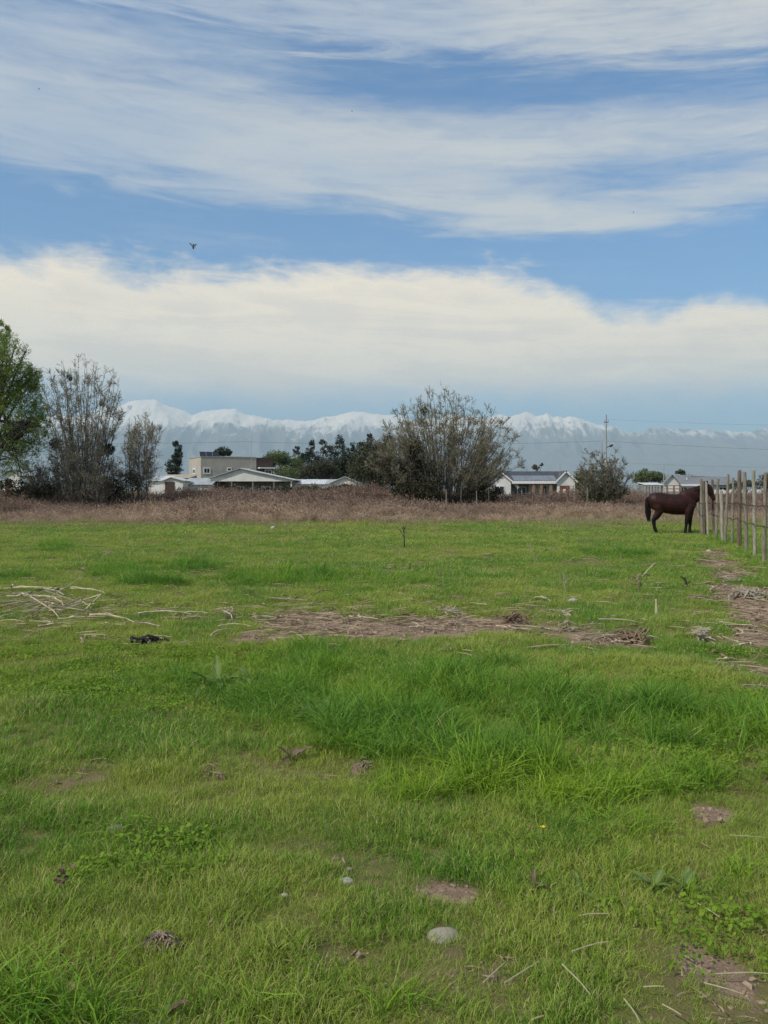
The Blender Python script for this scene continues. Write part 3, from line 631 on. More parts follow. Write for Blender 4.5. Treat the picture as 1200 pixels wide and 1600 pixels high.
def ball_cloud(c, r, n, shell=.55):
    d = unit(RNG.normal(0, 1, (n, 3))); q = RNG.uniform(shell ** 3, 1, n) ** (1 / 3)
    return np.asarray(c) + d * q[:, None] * np.asarray(r)
def vase(name, label, base_px, depth, crown_px, R_px, nstem, side, twig, leaf_n, leaf_size, leaf_m=bud_m, tw_len=1.0, stem_r=.06, base_w=1.2, cat='tree', group=None, yrad=1.0, theta=1.25, clumps=(), bark=bark_grey, basez=0.0, frac=.55):
    """many stems fanning out of one base to a domed crown of bare twigs"""
    s = depth / F; B = at(base_px, HOR, depth); B.z = basez; root = empty(name, B, 0, label, cat, group)
    C = at(crown_px[0], crown_px[1], depth); th = RNG.uniform(-theta, theta, nstem); ph = RNG.uniform(0, np.pi, nstem)
    th = np.linspace(-theta, theta, nstem) + RNG.normal(0, .06, nstem)
    dep = ((np.arange(nstem) * .618034) % 1 - .5) * 1.6
    tip = np.stack([C.x + np.sin(th) * R_px[0] * s * np.sqrt(1 - .55 * dep ** 2), C.y + dep * R_px[0] * s * yrad, C.z + np.cos(th) * R_px[1] * s * np.sqrt(1 - .4 * dep ** 2) * RNG.uniform(.9, 1.0, nstem)], 1)
    fr_ = (frac + (1 - frac) * ((np.arange(nstem) * .381966 + .3) % 1))[:, None] ** .7; cen = np.array([[C.x, C.y, C.z]]); tip = cen + (tip - cen) * fr_
    bs = np.stack([B.x + np.sin(th) * base_w * .7 + RNG.normal(0, .2, nstem), B.y + dep * base_w * .7, np.full(nstem, basez - .1)], 1)
    midp = bs * .55 + tip * .45; midp[:, 2] += np.abs(np.sin(th)) * R_px[1] * s * .10
    K = 8; tt = np.linspace(0, 1, K)[None, :, None]
    P0 = (1 - tt) ** 2 * bs[:, None] + 2 * tt * (1 - tt) * midp[:, None] + tt ** 2 * tip[:, None]
    P0[:, 1:] += RNG.normal(0, .07, (nstem, K - 1, 3))
    R0 = stem_r * RNG.uniform(.5, 1.1, nstem)[:, None] * np.linspace(1, .28, K)[None]
    P1, R1 = children(P0, R0, side, .22, .50, .06, 2.1 * tw_len, .5, 5, taper=.92)
    P2, R2 = children(P1, R1, twig, .10, .60, .10, 1.0 * tw_len, .6, 4)
    P2b, R2b = children(P0, R0, twig + 2, .4, .55, .12, .95 * tw_len, .35, 4, taper=.6)
    P3, R3 = children(np.concatenate([P2, P2b]), np.concatenate([R2, R2b]), 3, .15, .45, .22, .48 * tw_len, .7, 3)
    R1 = np.maximum(R1, .009); R2 = np.maximum(R2, .0065); R2b = np.maximum(R2b, .0065); R3 = np.maximum(R3, .005)
    local_mesh_part('trunk', [tubes_np(P0, R0, 5)], bark, root)
    pr = [tubes_np(P1, R1, 3), tubes_np(P2, R2, 3), tubes_np(P2b, R2b, 3), tubes_np(P3, R3, 3)]; nf = sum(len(f) for v, f in pr)
    allt = np.concatenate([P2, P2b])
    if leaf_n:
        k = RNG.integers(0, len(allt), leaf_n); q, _ = lerp_line(allt[k], RNG.uniform(.3, 1, leaf_n)); pr.append(quads_np(q + RNG.normal(0, .03, q.shape), leaf_size))
    local_mesh_part('crown', pr, twig_m, root, (leaf_m, nf) if leaf_n else None)
    for cx, cy_, r in clumps:
        c = at(cx, cy_, depth - .3); v = [quads_np(ball_cloud(c, (r, r, r * .9), int(300 * (r / .4) ** 2), .05), .09, .4)]
        local_mesh_part('mistletoe_clump', v, nest_m, root)
    return root
def leafy(name, label, base_px, depth, blobs, n, size, leaf_m, trunk_r=.2, cat='tree', group=None, aspect=.55, bark=bark_dark, limbs=7, twigs=0, shell=.45, rr_=(.26, .46)):
    """blobs: (px, py, rx_px, ry_px, share) clumps of leaves around a trunk with limbs"""
    s = depth / F; B = at(base_px, HOR, depth); B.z = 0; root = empty(name, B, 0, label, cat, group)
    cs, pr = [], []; tot = sum(b[4] for b in blobs)
    for cx, cy_, rx, ry, sh in blobs:
        c = np.array(at(cx, cy_, depth + RNG.normal(0, rx * s * .35))); cs.append((c, rx * s, ry * s))
        m_ = int(n * sh / tot); sub = max(6, int(m_ / 45))
        d = ball_cloud(c, (rx * s * .8, rx * s * .8, ry * s * .8), sub, .3); which = RNG.integers(0, sub, m_)
        rr = np.array([rx, rx, ry]) * s * RNG.uniform(*rr_, (sub, 1))
        q = unit(RNG.normal(0, 1, (m_, 3))) * RNG.uniform(.15, 1, (m_, 1)) ** (1 / 2.2)
        pr.append(quads_np(d[which] + q * rr[which], size, aspect))
    top = max(c[2] + b * .3 for c, a, b in cs); low = min(c[2] - b for c, a, b in cs)
    K = 6; ctr = np.mean([c for c, a, b in cs], 0); zz = np.linspace(-.1, max(top * .8, 1.0), K)
    ft = np.linspace(0, 1, K) ** 1.5
    P0 = np.stack([B.x + (ctr[0] - B.x) * ft + RNG.normal(0, .06, K), B.y + (ctr[1] - B.y) * ft, zz], 1)[None]; R0 = trunk_r * np.linspace(1, .3, K)[None]
    lim = []
    for c, a, b in cs:
        for _ in range(max(1, limbs // len(cs))):
            t0 = RNG.uniform(.25, .8); p0, _d = lerp_line(P0, np.array([t0])); e = c + unit(RNG.normal(0, 1, 3)) * np.array([a, a, b]) * RNG.uniform(.3, .85)
            tt = np.linspace(0, 1, 5)[:, None]; m2 = (p0[0] + e) / 2 + np.array([0, 0, .12 * np.linalg.norm(e - p0[0])])
            lim.append((1 - tt) ** 2 * p0[0] + 2 * tt * (1 - tt) * m2 + tt ** 2 * e)
    lim = np.array(lim); LR = trunk_r * .42 * np.linspace(1, .25, 5)[None] * np.ones((len(lim), 1))
    tp = [tubes_np(P0, R0, 7), tubes_np(lim, LR, 4)]
    if twigs:
        q, r_ = children(lim, LR, twigs, .3, .45, .2, 1.2, .4, 4); tp.append(tubes_np(q, np.maximum(r_, .008), 3))
        q2, r2 = children(q, r_, 3, .2, .5, .2, .6, .6, 3); tp.append(tubes_np(q2, np.maximum(r2, .007), 3))
    local_mesh_part('trunk', tp, bark, root); local_mesh_part('crown', pr, leaf_m, root)
    return root
willow_l = leafmat('willow_leaf', (0.150, 0.235, 0.045), (0.270, 0.340, 0.095), .5, .5)
pine_l = leafmat('pine_foliage', (0.022, 0.038, 0.026), (0.045, 0.062, 0.038), .12, .3)
olive_l = leafmat('olive_foliage', (0.060, 0.068, 0.038), (0.105, 0.105, 0.062), .2, .35)
dark_l = leafmat('dark_foliage', (0.026, 0.028, 0.014), (0.058, 0.055, 0.028), .15, .5)
light_l = leafmat('spring_foliage', (0.095, 0.135, 0.048), (0.150, 0.185, 0.075), .3, .4)
shrub_l = leafmat('shrub_foliage', (0.070, 0.085, 0.034), (0.125, 0.130, 0.060), .3, .5)
bram_l = leafmat('bramble_leaf', (0.028, 0.036, 0.016), (0.062, 0.066, 0.028), .2, .8)

# left group
leafy('willow_tree', 'green leafy willow tree towering beside the bare nest tree', -30, 55, [(-60, 600, 100, 90, 5), (-20, 540, 40, 35, 2), (10, 560, 42, 48, 3), (30, 620, 45, 55, 4), (38, 680, 42, 50, 3.5), (-10, 690, 70, 50, 4), (45, 590, 24, 32, 1.4), (62, 660, 20, 40, 1.2), (15, 730, 50, 20, .8), (0, 520, 22, 24, 1.2)], 38000, .10, willow_l, .30, aspect=.22, bark=bark_grey, limbs=36, twigs=10, rr_=(.13, .30))
vase('bare_tree', 'tall bare tree with dark clumps in its open rounded crown', 128, 61, (130, 638), (66, 84), 52, 9, 6, 12000, .05, tw_len=.60, stem_r=.045, base_w=.6, theta=1.6, frac=.6, clumps=[(109, 590, .24), (160, 631, .22), (170, 702, .45), (86, 694, .5)], cat='tree')
vase('bare_bush', 'bare upright bush beside the white shed, left of the beige house', 218, 59, (222, 712), (42, 66), 30, 8, 6, 3600, .045, tw_len=.55, stem_r=.03, base_w=1.0, theta=.75, cat='bush')
vase('thicket', 'dense tangled olive-grey thicket at the foot of the bare nest tree', 120, 57.5, (118, 772), (88, 92), 50, 7, 6, 8000, .055, shrub_l, tw_len=.65, stem_r=.03, base_w=2.6, theta=1.35, cat='bush')
leafy('undergrowth_bush', 'low dark bush in the weeds under the willow', 40, 56, [(20, 760, 45, 16, 2), (70, 765, 35, 14, 2)], 2600, .07, dark_l, .06, 'bush', limbs=10)
leafy('undergrowth_bush', 'low dark bush in the weeds between thicket and bare bush', 190, 57, [(170, 762, 26, 20, 2), (200, 757, 22, 28, 2)], 2200, .07, dark_l, .06, 'bush', limbs=10)
# middle
vase('bare_shrub', 'large bare many-stemmed shrub with a wide domed crown in mid-field', 694, 60, (693, 738), (126, 136), 130, 9, 6, 30000, .055, tw_len=.58, stem_r=.046, base_w=1.5, theta=1.50, frac=.62, clumps=[(663, 642, .32), (716, 690, .30), (752, 703, .2)], cat='shrub')
leafy('evergreen_bush', 'dark evergreen bush against the left side of the bare shrub', 640, 58.5, [(645, 700, 22, 22, 2), (648, 735, 30, 34, 4), (625, 755, 26, 24, 2), (668, 765, 34, 20, 3), (610, 728, 20, 26, 1.4)], 13000, .065, dark_l, .12, 'bush', limbs=26, twigs=8)
leafy('evergreen_bush', 'dark low bush at the right foot of the bare shrub', 758, 58.5, [(755, 768, 24, 16, 2), (730, 772, 22, 12, 1), (770, 772, 14, 10, 1)], 3000, .07, dark_l, .07, 'bush', limbs=12, twigs=4)
leafy('olive_tree', 'grey-green tree partly hidden behind the bare shrub', 590, 95, [(578, 712, 28, 26, 3), (605, 705, 24, 24, 2), (568, 735, 30, 20, 2.4), (600, 740, 28, 22, 2), (555, 722, 14, 16, 1)], 12000, .11, olive_l, .18, limbs=20, twigs=4)
for k, (px, py, rx, ry, lb) in enumerate([(455, 768, 26, 9, 'dark bramble thicket below the end of the long shed roof'), (500, 768, 30, 10, 'dark bramble thicket in front of the long shed roof'), (545, 766, 30, 11, 'dark bramble thicket in front of the small white gable'), (590, 769, 30, 11, 'dark bramble thicket beneath the tarpaulin-covered heap')]):
    leafy('bramble_bush', lb, px, 72, [(px - rx * .4, py, rx * .7, ry, 2), (px + rx * .4, py + 1, rx * .7, ry * .9, 2)], 3600, .09, bram_l, .04, 'bush', 'brambles behind the dead weeds', limbs=10)
# right bush
vase('twiggy_bush', 'sparse twiggy bush with small leaves beside the white power pole', 940, 56, (942, 762), (50, 62), 26, 7, 5, 5200, .055, shrub_l, tw_len=.5, stem_r=.04, base_w=1.1, theta=1.15, cat='bush')
leafy('leafy_bush', 'olive leafy bush at the foot of the white power pole', 930, 57, [(918, 752, 20, 24, 2), (945, 758, 22, 26, 2.5), (965, 768, 18, 18, 1.2), (930, 778, 34, 14, 1.5)], 5200, .07, shrub_l, .06, 'bush', limbs=16, twigs=5)
# far trees
def pine(px, top, base_px_w, depth, label, group='dark conifers behind the sheds', n=6000, m_=pine_l):
    h = HOR - top; bl = []; base_px_w *= 1.7
    for k in range(7):
        f = k / 6; bl.append((px + random.uniform(-.25, .25) * base_px_w * (1 - f * .6), top + h * (.06 + .82 * f), base_px_w * (.18 + .42 * f ** .8) * random.uniform(.8, 1.2), h * .13, .5 + f))
    return leafy('conifer', label, px, depth, bl, n, .16, m_, .22, 'tree', group, limbs=14)
pine(277, 688, 20, 150, 'lone dark conifer between the bare bush and the beige house', None)
for px, tp, wd, lb in [(468, 699, 24, 'shortest dark conifer, at the green tree end of the conifer row'), (484, 692, 24, 'dark conifer with ragged top, second from the green tree'), (503, 690, 24, 'dark conifer in the middle of the row'), (521, 685, 28, 'tallest dark conifer of the row'), (537, 690, 22, 'dark conifer next to the tallest one, towards the bare shrub'), (551, 694, 20, 'narrow dark conifer at the bare shrub end of the row')]:
    pine(px, tp, wd, 185 + random.uniform(-8, 8), lb)
leafy('dark_tree', 'broad dark tree filling the gap between conifers and grey-green tree', 545, 165, [(528, 730, 18, 18, 2), (548, 722, 18, 20, 2), (562, 738, 18, 16, 2), (512, 742, 16, 12, 1)], 8000, .16, pine_l, .25, limbs=14)
for px, tp, lb in [(575, 681, 'dark conifer rising behind the grey-green tree'), (599, 683, 'dark conifer just left of the bare shrub stems')]: pine(px, tp, 24, 150, lb, None)
leafy('round_tree', 'dark round-topped tree peeking over the beige house roof', 349, 170, [(349, 705, 11, 8, 2), (340, 708, 7, 5, 1), (357, 708, 6, 6, 1)], 2600, .15, pine_l, .25)
leafy('spring_tree', 'light green broad tree right of the beige house', 440, 160, [(432, 716, 22, 14, 3), (455, 724, 20, 16, 2), (418, 726, 14, 14, 2), (445, 738, 30, 14, 2)], 9000, .16, light_l, .3, limbs=18)
leafy('grey_tree', 'low grey-olive tree in front of the dark conifers', 496, 145, [(482, 735, 18, 12, 2), (505, 728, 18, 12, 2), (520, 738, 16, 12, 2)], 6500, .13, olive_l, .2, limbs=16, twigs=5)
leafy('spring_tree', 'light green tree behind the twiggy bush, beside the low wall', 1016, 150, [(1008, 744, 16, 12, 2), (1026, 746, 14, 10, 2), (996, 748, 10, 9, 1)], 4200, .14, light_l, .2, limbs=12)
leafy('spring_tree', 'small light green tree touching the right gable of the dark-roofed house', 908, 135, [(906, 748, 14, 14, 2), (900, 756, 10, 12, 1)], 2600, .12, light_l, .15, limbs=10)
leafy('far_tree', 'small crooked treetop above the dark house roof', 841, 170, [(838, 730, 7, 5, 2), (846, 726, 4, 3, 1), (836, 742, 7, 8, 1)], 1100, .14, olive_l, .12, limbs=6)
leafy('far_tree', 'small round treetop above the grey roof of the farthest house', 1065, 200, [(1065, 739, 9, 5, 2), (1066, 750, 8, 9, 1)], 1200, .17, olive_l, .15, limbs=6)
leafy('far_tree', 'dusky tree behind the fence posts', 1196, 150, [(1196, 752, 14, 12, 2), (1212, 748, 16, 14, 2)], 2600, .14, olive_l, .15, limbs=8)
leafy('far_tree', 'dusky low tree beyond the white garden wall', 1172, 160, [(1168, 757, 16, 7, 2), (1150, 758, 12, 7, 1)], 2000, .14, olive_l, .15, limbs=8)
for k in range(26):                       # tree line far out on the plain
    px = -120 + k * 57 + random.uniform(-20, 20); dp = random.uniform(420, 760); hh = random.uniform(5, 11) * F / dp * .5
    leafy('plain_tree', 'small hazy tree far out on the plain behind the houses', px, dp, [(px, HOR - hh, hh * random.uniform(1.0, 1.9), hh, 2), (px + hh, HOR - hh * .8, hh * .9, hh * .8, 1)], 420, .5, olive_l, .3, 'tree', 'hazy trees far out on the plain', limbs=4)

# ================================================================== BUILDINGS
white_w = mat('white_wall', (0.74, 0.73, 0.69), (0.60, 0.59, 0.55), .7, .8)
white_t = mat('white_trim', (0.80, 0.80, 0.78), (0.70, 0.70, 0.68), 2, .6)
beige_w = mat('beige_render', (0.46, 0.42, 0.36), (0.39, 0.355, 0.305), .6, .9)
brown_w = mat('brown_cladding', (0.072, 0.052, 0.046), (0.052, 0.038, 0.034), 2, .8)
dark_g = mat('dark_glass', (0.02, 0.024, 0.03), (0.035, 0.04, 0.045), 2, .12, spec=.6)
shade_w = mat('grey_wall', (0.22, 0.22, 0.21), (0.14, 0.14, 0.13), .8, .9)  # dark grey wall colour, mottled at random
slate = mat('slate_roof', (0.050, 0.055, 0.066), (0.072, 0.078, 0.090), 1.2, .7)
tin = mat('tin_roof', (0.62, 0.64, 0.65), (0.46, 0.48, 0.49), 1.0, .45, spec=.5, stretch=(3, .4, 1))
tin_old = mat('old_tin_roof', (0.40, 0.43, 0.44), (0.27, 0.29, 0.30), 1.0, .55, stretch=(3, .4, 1))
tin_grey = mat('grey_roof', (0.20, 0.21, 0.225), (0.15, 0.16, 0.17), 1.0, .6)
tin_tan = mat('tan_roof', (0.42, 0.35, 0.26), (0.34, 0.28, 0.21), 1.0, .7)
brick_c = mat('brick_column', (0.30, 0.185, 0.13), (0.22, 0.13, 0.09), 4, .9)
wood_d = mat('dark_wood', (0.10, 0.06, 0.042), (0.065, 0.04, 0.03), 3, .8)
red_d = mat('red_door', (0.22, 0.055, 0.045), (0.16, 0.04, 0.035), 3, .7)
solar = mat('solar_collector', (0.014, 0.018, 0.030), (0.022, 0.026, 0.04), 3, .2, spec=.6)
blue_p = mat('blue_paint', (0.15, 0.21, 0.38), (0.11, 0.16, 0.30), 3, .7)
metal_g = mat('galvanised', (0.42, 0.43, 0.44), (0.33, 0.34, 0.35), 6, .5, metal=.5)

def window(root, x0, x1, z0, z1, y, fw=.09, mull=True):
    """white framed window standing proud of the wall at y"""
    b = MB(); b.box(x0, x1, y - .06, y + .02, z0, z0 + fw).box(x0, x1, y - .06, y + .02, z1 - fw, z1).box(x0, x0 + fw, y - .057, y + .02, z0 + fw, z1 - fw).box(x1 - fw, x1, y - .057, y + .02, z0 + fw, z1 - fw)
    if mull: xm = (x0 + x1) / 2; b.box(xm - .03, xm + .03, y - .05, y + .02, z0 + fw, z1 - fw)
    wn = b.build('window', white_t, root); MB().box(x0 + fw, x1 - fw, y - .025, y - .015, z0 + fw, z1 - fw).build('pane', dark_g, wn); return wn
# ---- beige two-storey house
def beige_house():
    c = at(314, HOR, 130); c.z = 0; al = math.asin(.4)
    rt = empty('beige_house', c, al, 'two-storey beige flat-roofed house with dark brown corner and roof solar panels', 'house')
    H = 6.6; L = 8.55; L2 = 11.2
    MB().box(0, L, 0, 9, 0, H).build('wall', beige_w, rt)
    MB().box(L + .003, L2, .02, 8.5, 0, H + .02).build('brown_wall', brown_w, rt)
    p = MB().box(-.06, L, -.06, .12, H, H + .12).box(-.06, .12, .12, 9.0, H, H + .12).box(L - .12, L - .003, .12, 9, H, H + .12).build('parapet', mat('parapet', (.40, .37, .32)), rt)
    s = 130 / F; z = lambda py: (HOR - py) * s + CAMZ
    window(rt, .35, 1.45, z(740.5), z(730.5), 0, .16); window(rt, 3.95, 4.70, z(736), z(730), 0, .14, False); window(rt, 6.0, 7.5, z(738.5), z(731), 0, .14)
    b = MB(); zz0, zz1 = z(740), z(730.5)                      # narrow window on the side wall
    sw = MB().box(-.06, .02, 4.0, 5.9, zz0, zz1).build('window', white_t, rt); MB().box(-.075, -.065, 4.25, 5.65, zz0 + .2, zz1 - .2).build('pane', dark_g, sw)
    MB().box(L + .25, L2 + .1, -1.0, .015, z(731.3), z(729.4)).build('canopy', white_t, rt)
    dr = MB().box(L + .35, L + 1.05, -.05, .015, z(748), z(732.5)).build('door', dark_g, rt)
    window(rt, L + 1.3, L2 - .15, z(745), z(732.5), .02, .16)
    for k in range(3):                                          # tilted collectors with their racks
        x = .15 + k * .98
        q = MB().slab((x, 1.2, H + .20), (x + .93, 1.2, H + .20), (x + .93, 1.75, H + .88), (x, 1.75, H + .88), .06).build('solar_panel', solar, rt)
        for xa in (.1, .78): MB().prism([(x + xa, H), (x + xa + .05, H), (x + xa + .05, H + .19), (x + xa, H + .19)], 1.2, 1.25).build('strut', metal_g, q); MB().box(x + xa, x + xa + .05, 1.78, 1.83, H, H + .8).build('strut', metal_g, q)
    for k in range(3):
        x = 4.1 + k * .98
        MB().slab((x, 1.2, H + .13), (x + .93, 1.2, H + .13), (x + .93, 2.6, H + .30), (x, 2.6, H + .30), .06).build('solar_panel', solar, rt)
    MB().tube([(5.3, -.3, 3.2), (5.3, -.3, z(725))], .05, 6).build('flue_pipe', metal_g, rt)
beige_house()
# ---- low house with a broad white gable
def gable_house():
    d = 105; s = d / F; c = at(393, HOR, d); c.z = 0; x = lambda px: (px - 393) * s; z = lambda py: (HOR - py) * s + CAMZ
    rt = empty('low_gable_house', c, 0, 'low house with a broad white gable front and shaded porch below the beige house', 'house')
    ez = z(752)
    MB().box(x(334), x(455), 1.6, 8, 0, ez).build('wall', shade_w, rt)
    MB().raw([(x(330), 0, ez), (x(458), 0, ez), (x(458), 0, ez + .22), (x(376), 0, z(733)), (x(330), 0, ez + .35)] + [(a, .12, b) for a, b in [(x(330), ez), (x(458), ez), (x(458), ez + .22), (x(376), z(733)), (x(330), ez + .35)]],
             [(0, 1, 2, 3, 4), (9, 8, 7, 6, 5), (0, 5, 6, 1), (1, 6, 7, 2), (4, 9, 5, 0)]).build('gable', white_w, rt)
    MB().slab((x(326), -.3, z(747.3)), (x(376), -.3, z(731)), (x(376), 8.3, z(731)), (x(326), 8.3, z(747.3)), .09).build('roof', tin_old, rt)
    MB().slab((x(376) + .01, -.3, z(731.3)), (x(461), -.3, z(749.3)), (x(461), 8.3, z(749.3)), (x(376) + .01, 8.3, z(731.3)), .09).build('roof', tin, rt)
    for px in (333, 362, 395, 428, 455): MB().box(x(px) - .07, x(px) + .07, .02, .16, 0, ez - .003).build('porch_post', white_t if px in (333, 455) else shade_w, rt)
    MB().box(x(348), x(355), 1.53, 1.598, 0, 2.1).build('door', red_d, rt)
    window(rt, x(366), x(378), 1.0, 2.1, 1.6); window(rt, x(405), x(420), 1.0, 2.1, 1.6); window(rt, x(434), x(446), 1.0, 2.1, 1.6)
    MB().tube([(x(388), 2, z(738)), (x(388), 2, z(728))], .05, 6).box(x(388) - .12, x(388) + .12, 1.88, 2.12, z(728), z(727)).build('chimney_pipe', metal_g, rt)
gable_house()
def shed(name, label, x0, x1, ytop, yeave, d, depth=5, wallm=white_w, roofm=tin, opening=None, ybase=None, ridge=None, cat='shed', over=.25, group=None, slope=True):
    """small gable shed, gable to the camera (ridge given) or a lean roof sloping towards it"""
    s = d / F; c = at((x0 + x1) / 2, HOR, d); c.z = 0; x = lambda px: (px - (x0 + x1) / 2) * s; z = lambda py: (HOR - py) * s + CAMZ
    rt = empty(name, c, 0, label, cat, group); ez, tz = z(yeave), z(ytop)
    if ridge:
        xr = x(ridge)
        MB().prism([(x(x0), 0), (x(x1), 0), (x(x1), ez), (xr, tz - .04), (x(x0), ez)], 0, depth).build('wall', wallm, rt)
        MB().slab((x(x0) - over, -over, ez - over * .25 + .06), (xr, -over, tz + .06), (xr, depth + over, tz + .06), (x(x0) - over, depth + over, ez - over * .25 + .06), .07).build('roof', roofm, rt)
        MB().slab((xr + .005, -over, tz + .055), (x(x1) + over, -over, ez - over * .25 + .055), (x(x1) + over, depth + over, ez - over * .25 + .055), (xr + .005, depth + over, tz + .055), .07).build('roof', roofm, rt)
    else:
        MB().raw([(x(x0), 0, 0), (x(x1), 0, 0), (x(x1), depth, 0), (x(x0), depth, 0), (x(x0), 0, ez), (x(x1), 0, ez), (x(x1), depth, tz), (x(x0), depth, tz)],
                 [(0, 3, 2, 1), (4, 5, 6, 7), (0, 1, 5, 4), (1, 2, 6, 5), (2, 3, 7, 6), (3, 0, 4, 7)]).build('wall', wallm, rt)
        n = max(2, int((x(x1) - x(x0)) / 1.1)); wd = (x(x1) - x(x0) + 2 * over) / n
        for k in range(n):                   # overlapping sheets
            a = x(x0) - over + k * wd; lift = .05 + .012 * (k % 2) + random.uniform(0, .01)
            MB().slab((a, -over, ez + lift - .08), (a + wd * 1.03, -over, ez + lift - .08), (a + wd * 1.03, depth + over, tz + lift + .02), (a, depth + over, tz + lift + .02), .03).build('roof_sheet', roofm if random.random() < .7 else tin_old, rt)
    if opening: MB().box(x(opening[0]), x(opening[1]), -.04, -.005, 0, z(opening[2])).build('door', wood_d, rt)
    return rt
shed('shed', 'small white gabled shed with a dark doorway left of the beige house', 256, 286, 746, 751, 100, 4, opening=(258, 273, 753), ridge=268)
shed('shed', 'long tan-roofed outbuilding behind the small white shed', 246, 292, 741, 746.5, 112, 6, beige_w, tin_tan)
shed('shed', 'tin-roofed lean-to half hidden by the bare bush', 232, 258, 744, 751, 104, 4, white_w, tin)
shed('shed', 'patchy grey tin-roofed lean-to between small shed and gable house', 287, 328, 747, 757, 103, 4, white_w, tin_old)
shed('shed', 'long low shed with bright patched tin roof beside the gable house', 459, 522, 749, 756, 108, 6, white_w, tin)
shed('shed', 'small white gabled shed behind the brambles', 516, 562, 745, 755, 104, 5, white_w, tin, ridge=539)
shed('shed', 'white gabled hut showing under the willow branches', 4, 31, 733, 743, 88, 4, white_w, tin, ridge=20, opening=(8, 18, 748))
def tarp_heap():
    d = 100; root = empty('tarpaulin_heap', at(586, HOR, d) * 1.0, 0, 'heap covered with pale tarpaulins behind the brambles', 'heap'); root.location.z = 0
    s = d / F; n = 20; v, f = [], []
    for j in range(8):
        for i in range(n):
            u = i / (n - 1); t_ = j / 7; h = (2.0 * (.55 + .45 * math.sin(u * 9.3 + 1) * .6) * math.sin(math.pi * min(max(u, .03), .97)) ** .3) * math.sin(math.pi * t_) ** .5
            v.append(((u - .5) * 46 * s, (t_ - .5) * 3, max(0, h + random.uniform(-.16, .16)) if 0 < j < 7 else 0))
    for j in range(7):
        for i in range(n - 1): f.append((j * n + i, j * n + i + 1, (j + 1) * n + i + 1, (j + 1) * n + i))
    MB().raw(v, f).build('tarpaulin', mat('tarpaulin', (.62, .64, .64), (.36, .38, .39), .9, .5), root)
tarp_heap()
# ---- white house with dark roof and porch
def porch_house():
    d = 120; s = d / F; c = at(830, HOR, d); c.z = 0; x = lambda px: (px - 830) * s; z = lambda py: (HOR - py) * s + CAMZ
    rt = empty('porch_house', c, 0, 'white bungalow with dark slate roof, white gables and brick porch columns', 'house')
    ez = z(751); rz_ = z(735)
    MB().box(x(738), x(898), 2.2, 9, 0, ez).build('wall', white_w, rt)
    MB().slab((x(734), 1.9, ez - .1), (x(889), 1.9, ez - .1), (x(889), 5.6, rz_), (x(734), 5.6, rz_), .12).build('roof', slate, rt)
    MB().slab((x(734), 5.61, rz_), (x(889), 5.61, rz_), (x(889), 9.3, ez - .1), (x(734), 9.3, ez - .1), .12).build('roof', slate, rt)
    for a, b_, ap, y0, nm in ((762, 800, 781, .4, 'left'), (870, 900, 884.5, .2, 'right')):
        MB().prism([(x(a) + .1, 0), (x(b_) - .1, 0), (x(b_) - .1, ez), (x(ap), z(736.2)), (x(a) + .1, ez)], y0, 2.19).build('gable_wing', white_w, rt)
        rl = MB().slab((x(a) - .25, y0 - .3, ez - .16), (x(ap), y0 - .3, z(735.2)), (x(ap), 5.5, z(735.2)), (x(a) - .25, 5.5, ez - .16), .1).build('roof', slate, rt)
        MB().slab((x(a) - .26, y0 - .34, ez - .14), (x(ap), y0 - .34, z(734.9)), (x(ap), y0 - .303, z(734.9)), (x(a) - .26, y0 - .303, ez - .14), .2).build('barge_board', white_t, rl)
        rr_ = MB().slab((x(ap) + .004, y0 - .3, z(735.2) - .004), (x(b_) + .25, y0 - .3, ez - .16), (x(b_) + .25, 5.5, ez - .16), (x(ap) + .004, 5.5, z(735.2) - .004), .1).build('roof', slate, rt)
        MB().slab((x(ap) + .004, y0 - .34, z(734.9)), (x(b_) + .26, y0 - .34, ez - .14), (x(b_) + .26, y0 - .303, ez - .14), (x(ap) + .004, y0 - .303, z(734.9)), .2).build('barge_board', white_t, rr_)
    window(rt, x(773), x(789), .9, 2.2, .4)
    n = 7
    for k in range(n):                                   # translucent-looking porch roof sheets
        a = x(803) + (x(871) - x(803)) * k / n; b_ = x(803) + (x(871) - x(803)) * (k + 1) / n
        MB().slab((a, .1, ez + .02), (b_ - .02, .1, ez + .02), (b_ - .02, 2.6, z(742.5)), (a, 2.6, z(742.5)), .05).build('porch_roof_sheet', mat('porch_sheet', (.17, .19, .225), (.12, .135, .165), .8, .35, spec=.5), rt)
    MB().box(x(800), x(872), 0, .12, ez - .42, ez - .05).build('fascia', white_t, rt)
    MB().box(x(738), x(762), 1.75, 1.87, ez - .35, ez - .12).build('fascia', white_t, rt)
    for px in (834, 846, 861): MB().box(x(px) - .2, x(px) + .2, .15, .5, 0, ez - .42).build('porch_column', brick_c, rt)
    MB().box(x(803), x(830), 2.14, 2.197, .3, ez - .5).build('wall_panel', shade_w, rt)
    window(rt, x(849), x(859), .8, 2.2, 2.2)
    window(rt, x(812), x(826), .8, 2.1, 2.13)
    dp = MB().box(x(875), x(890), .12, .197, 0, 2.25).build('panel_door', mat('rusty_panel', (.20, .09, .06), (.12, .05, .04), 3, .8), rt)
    MB().box(x(880), x(884), .08, .117, 1.2, 1.75).build('notice', white_t, dp)
    MB().tube([(x(877), 1.0, ez), (x(877), 1.0, z(724.5))], .035, 5).build('aerial', metal_g, rt)
porch_house()
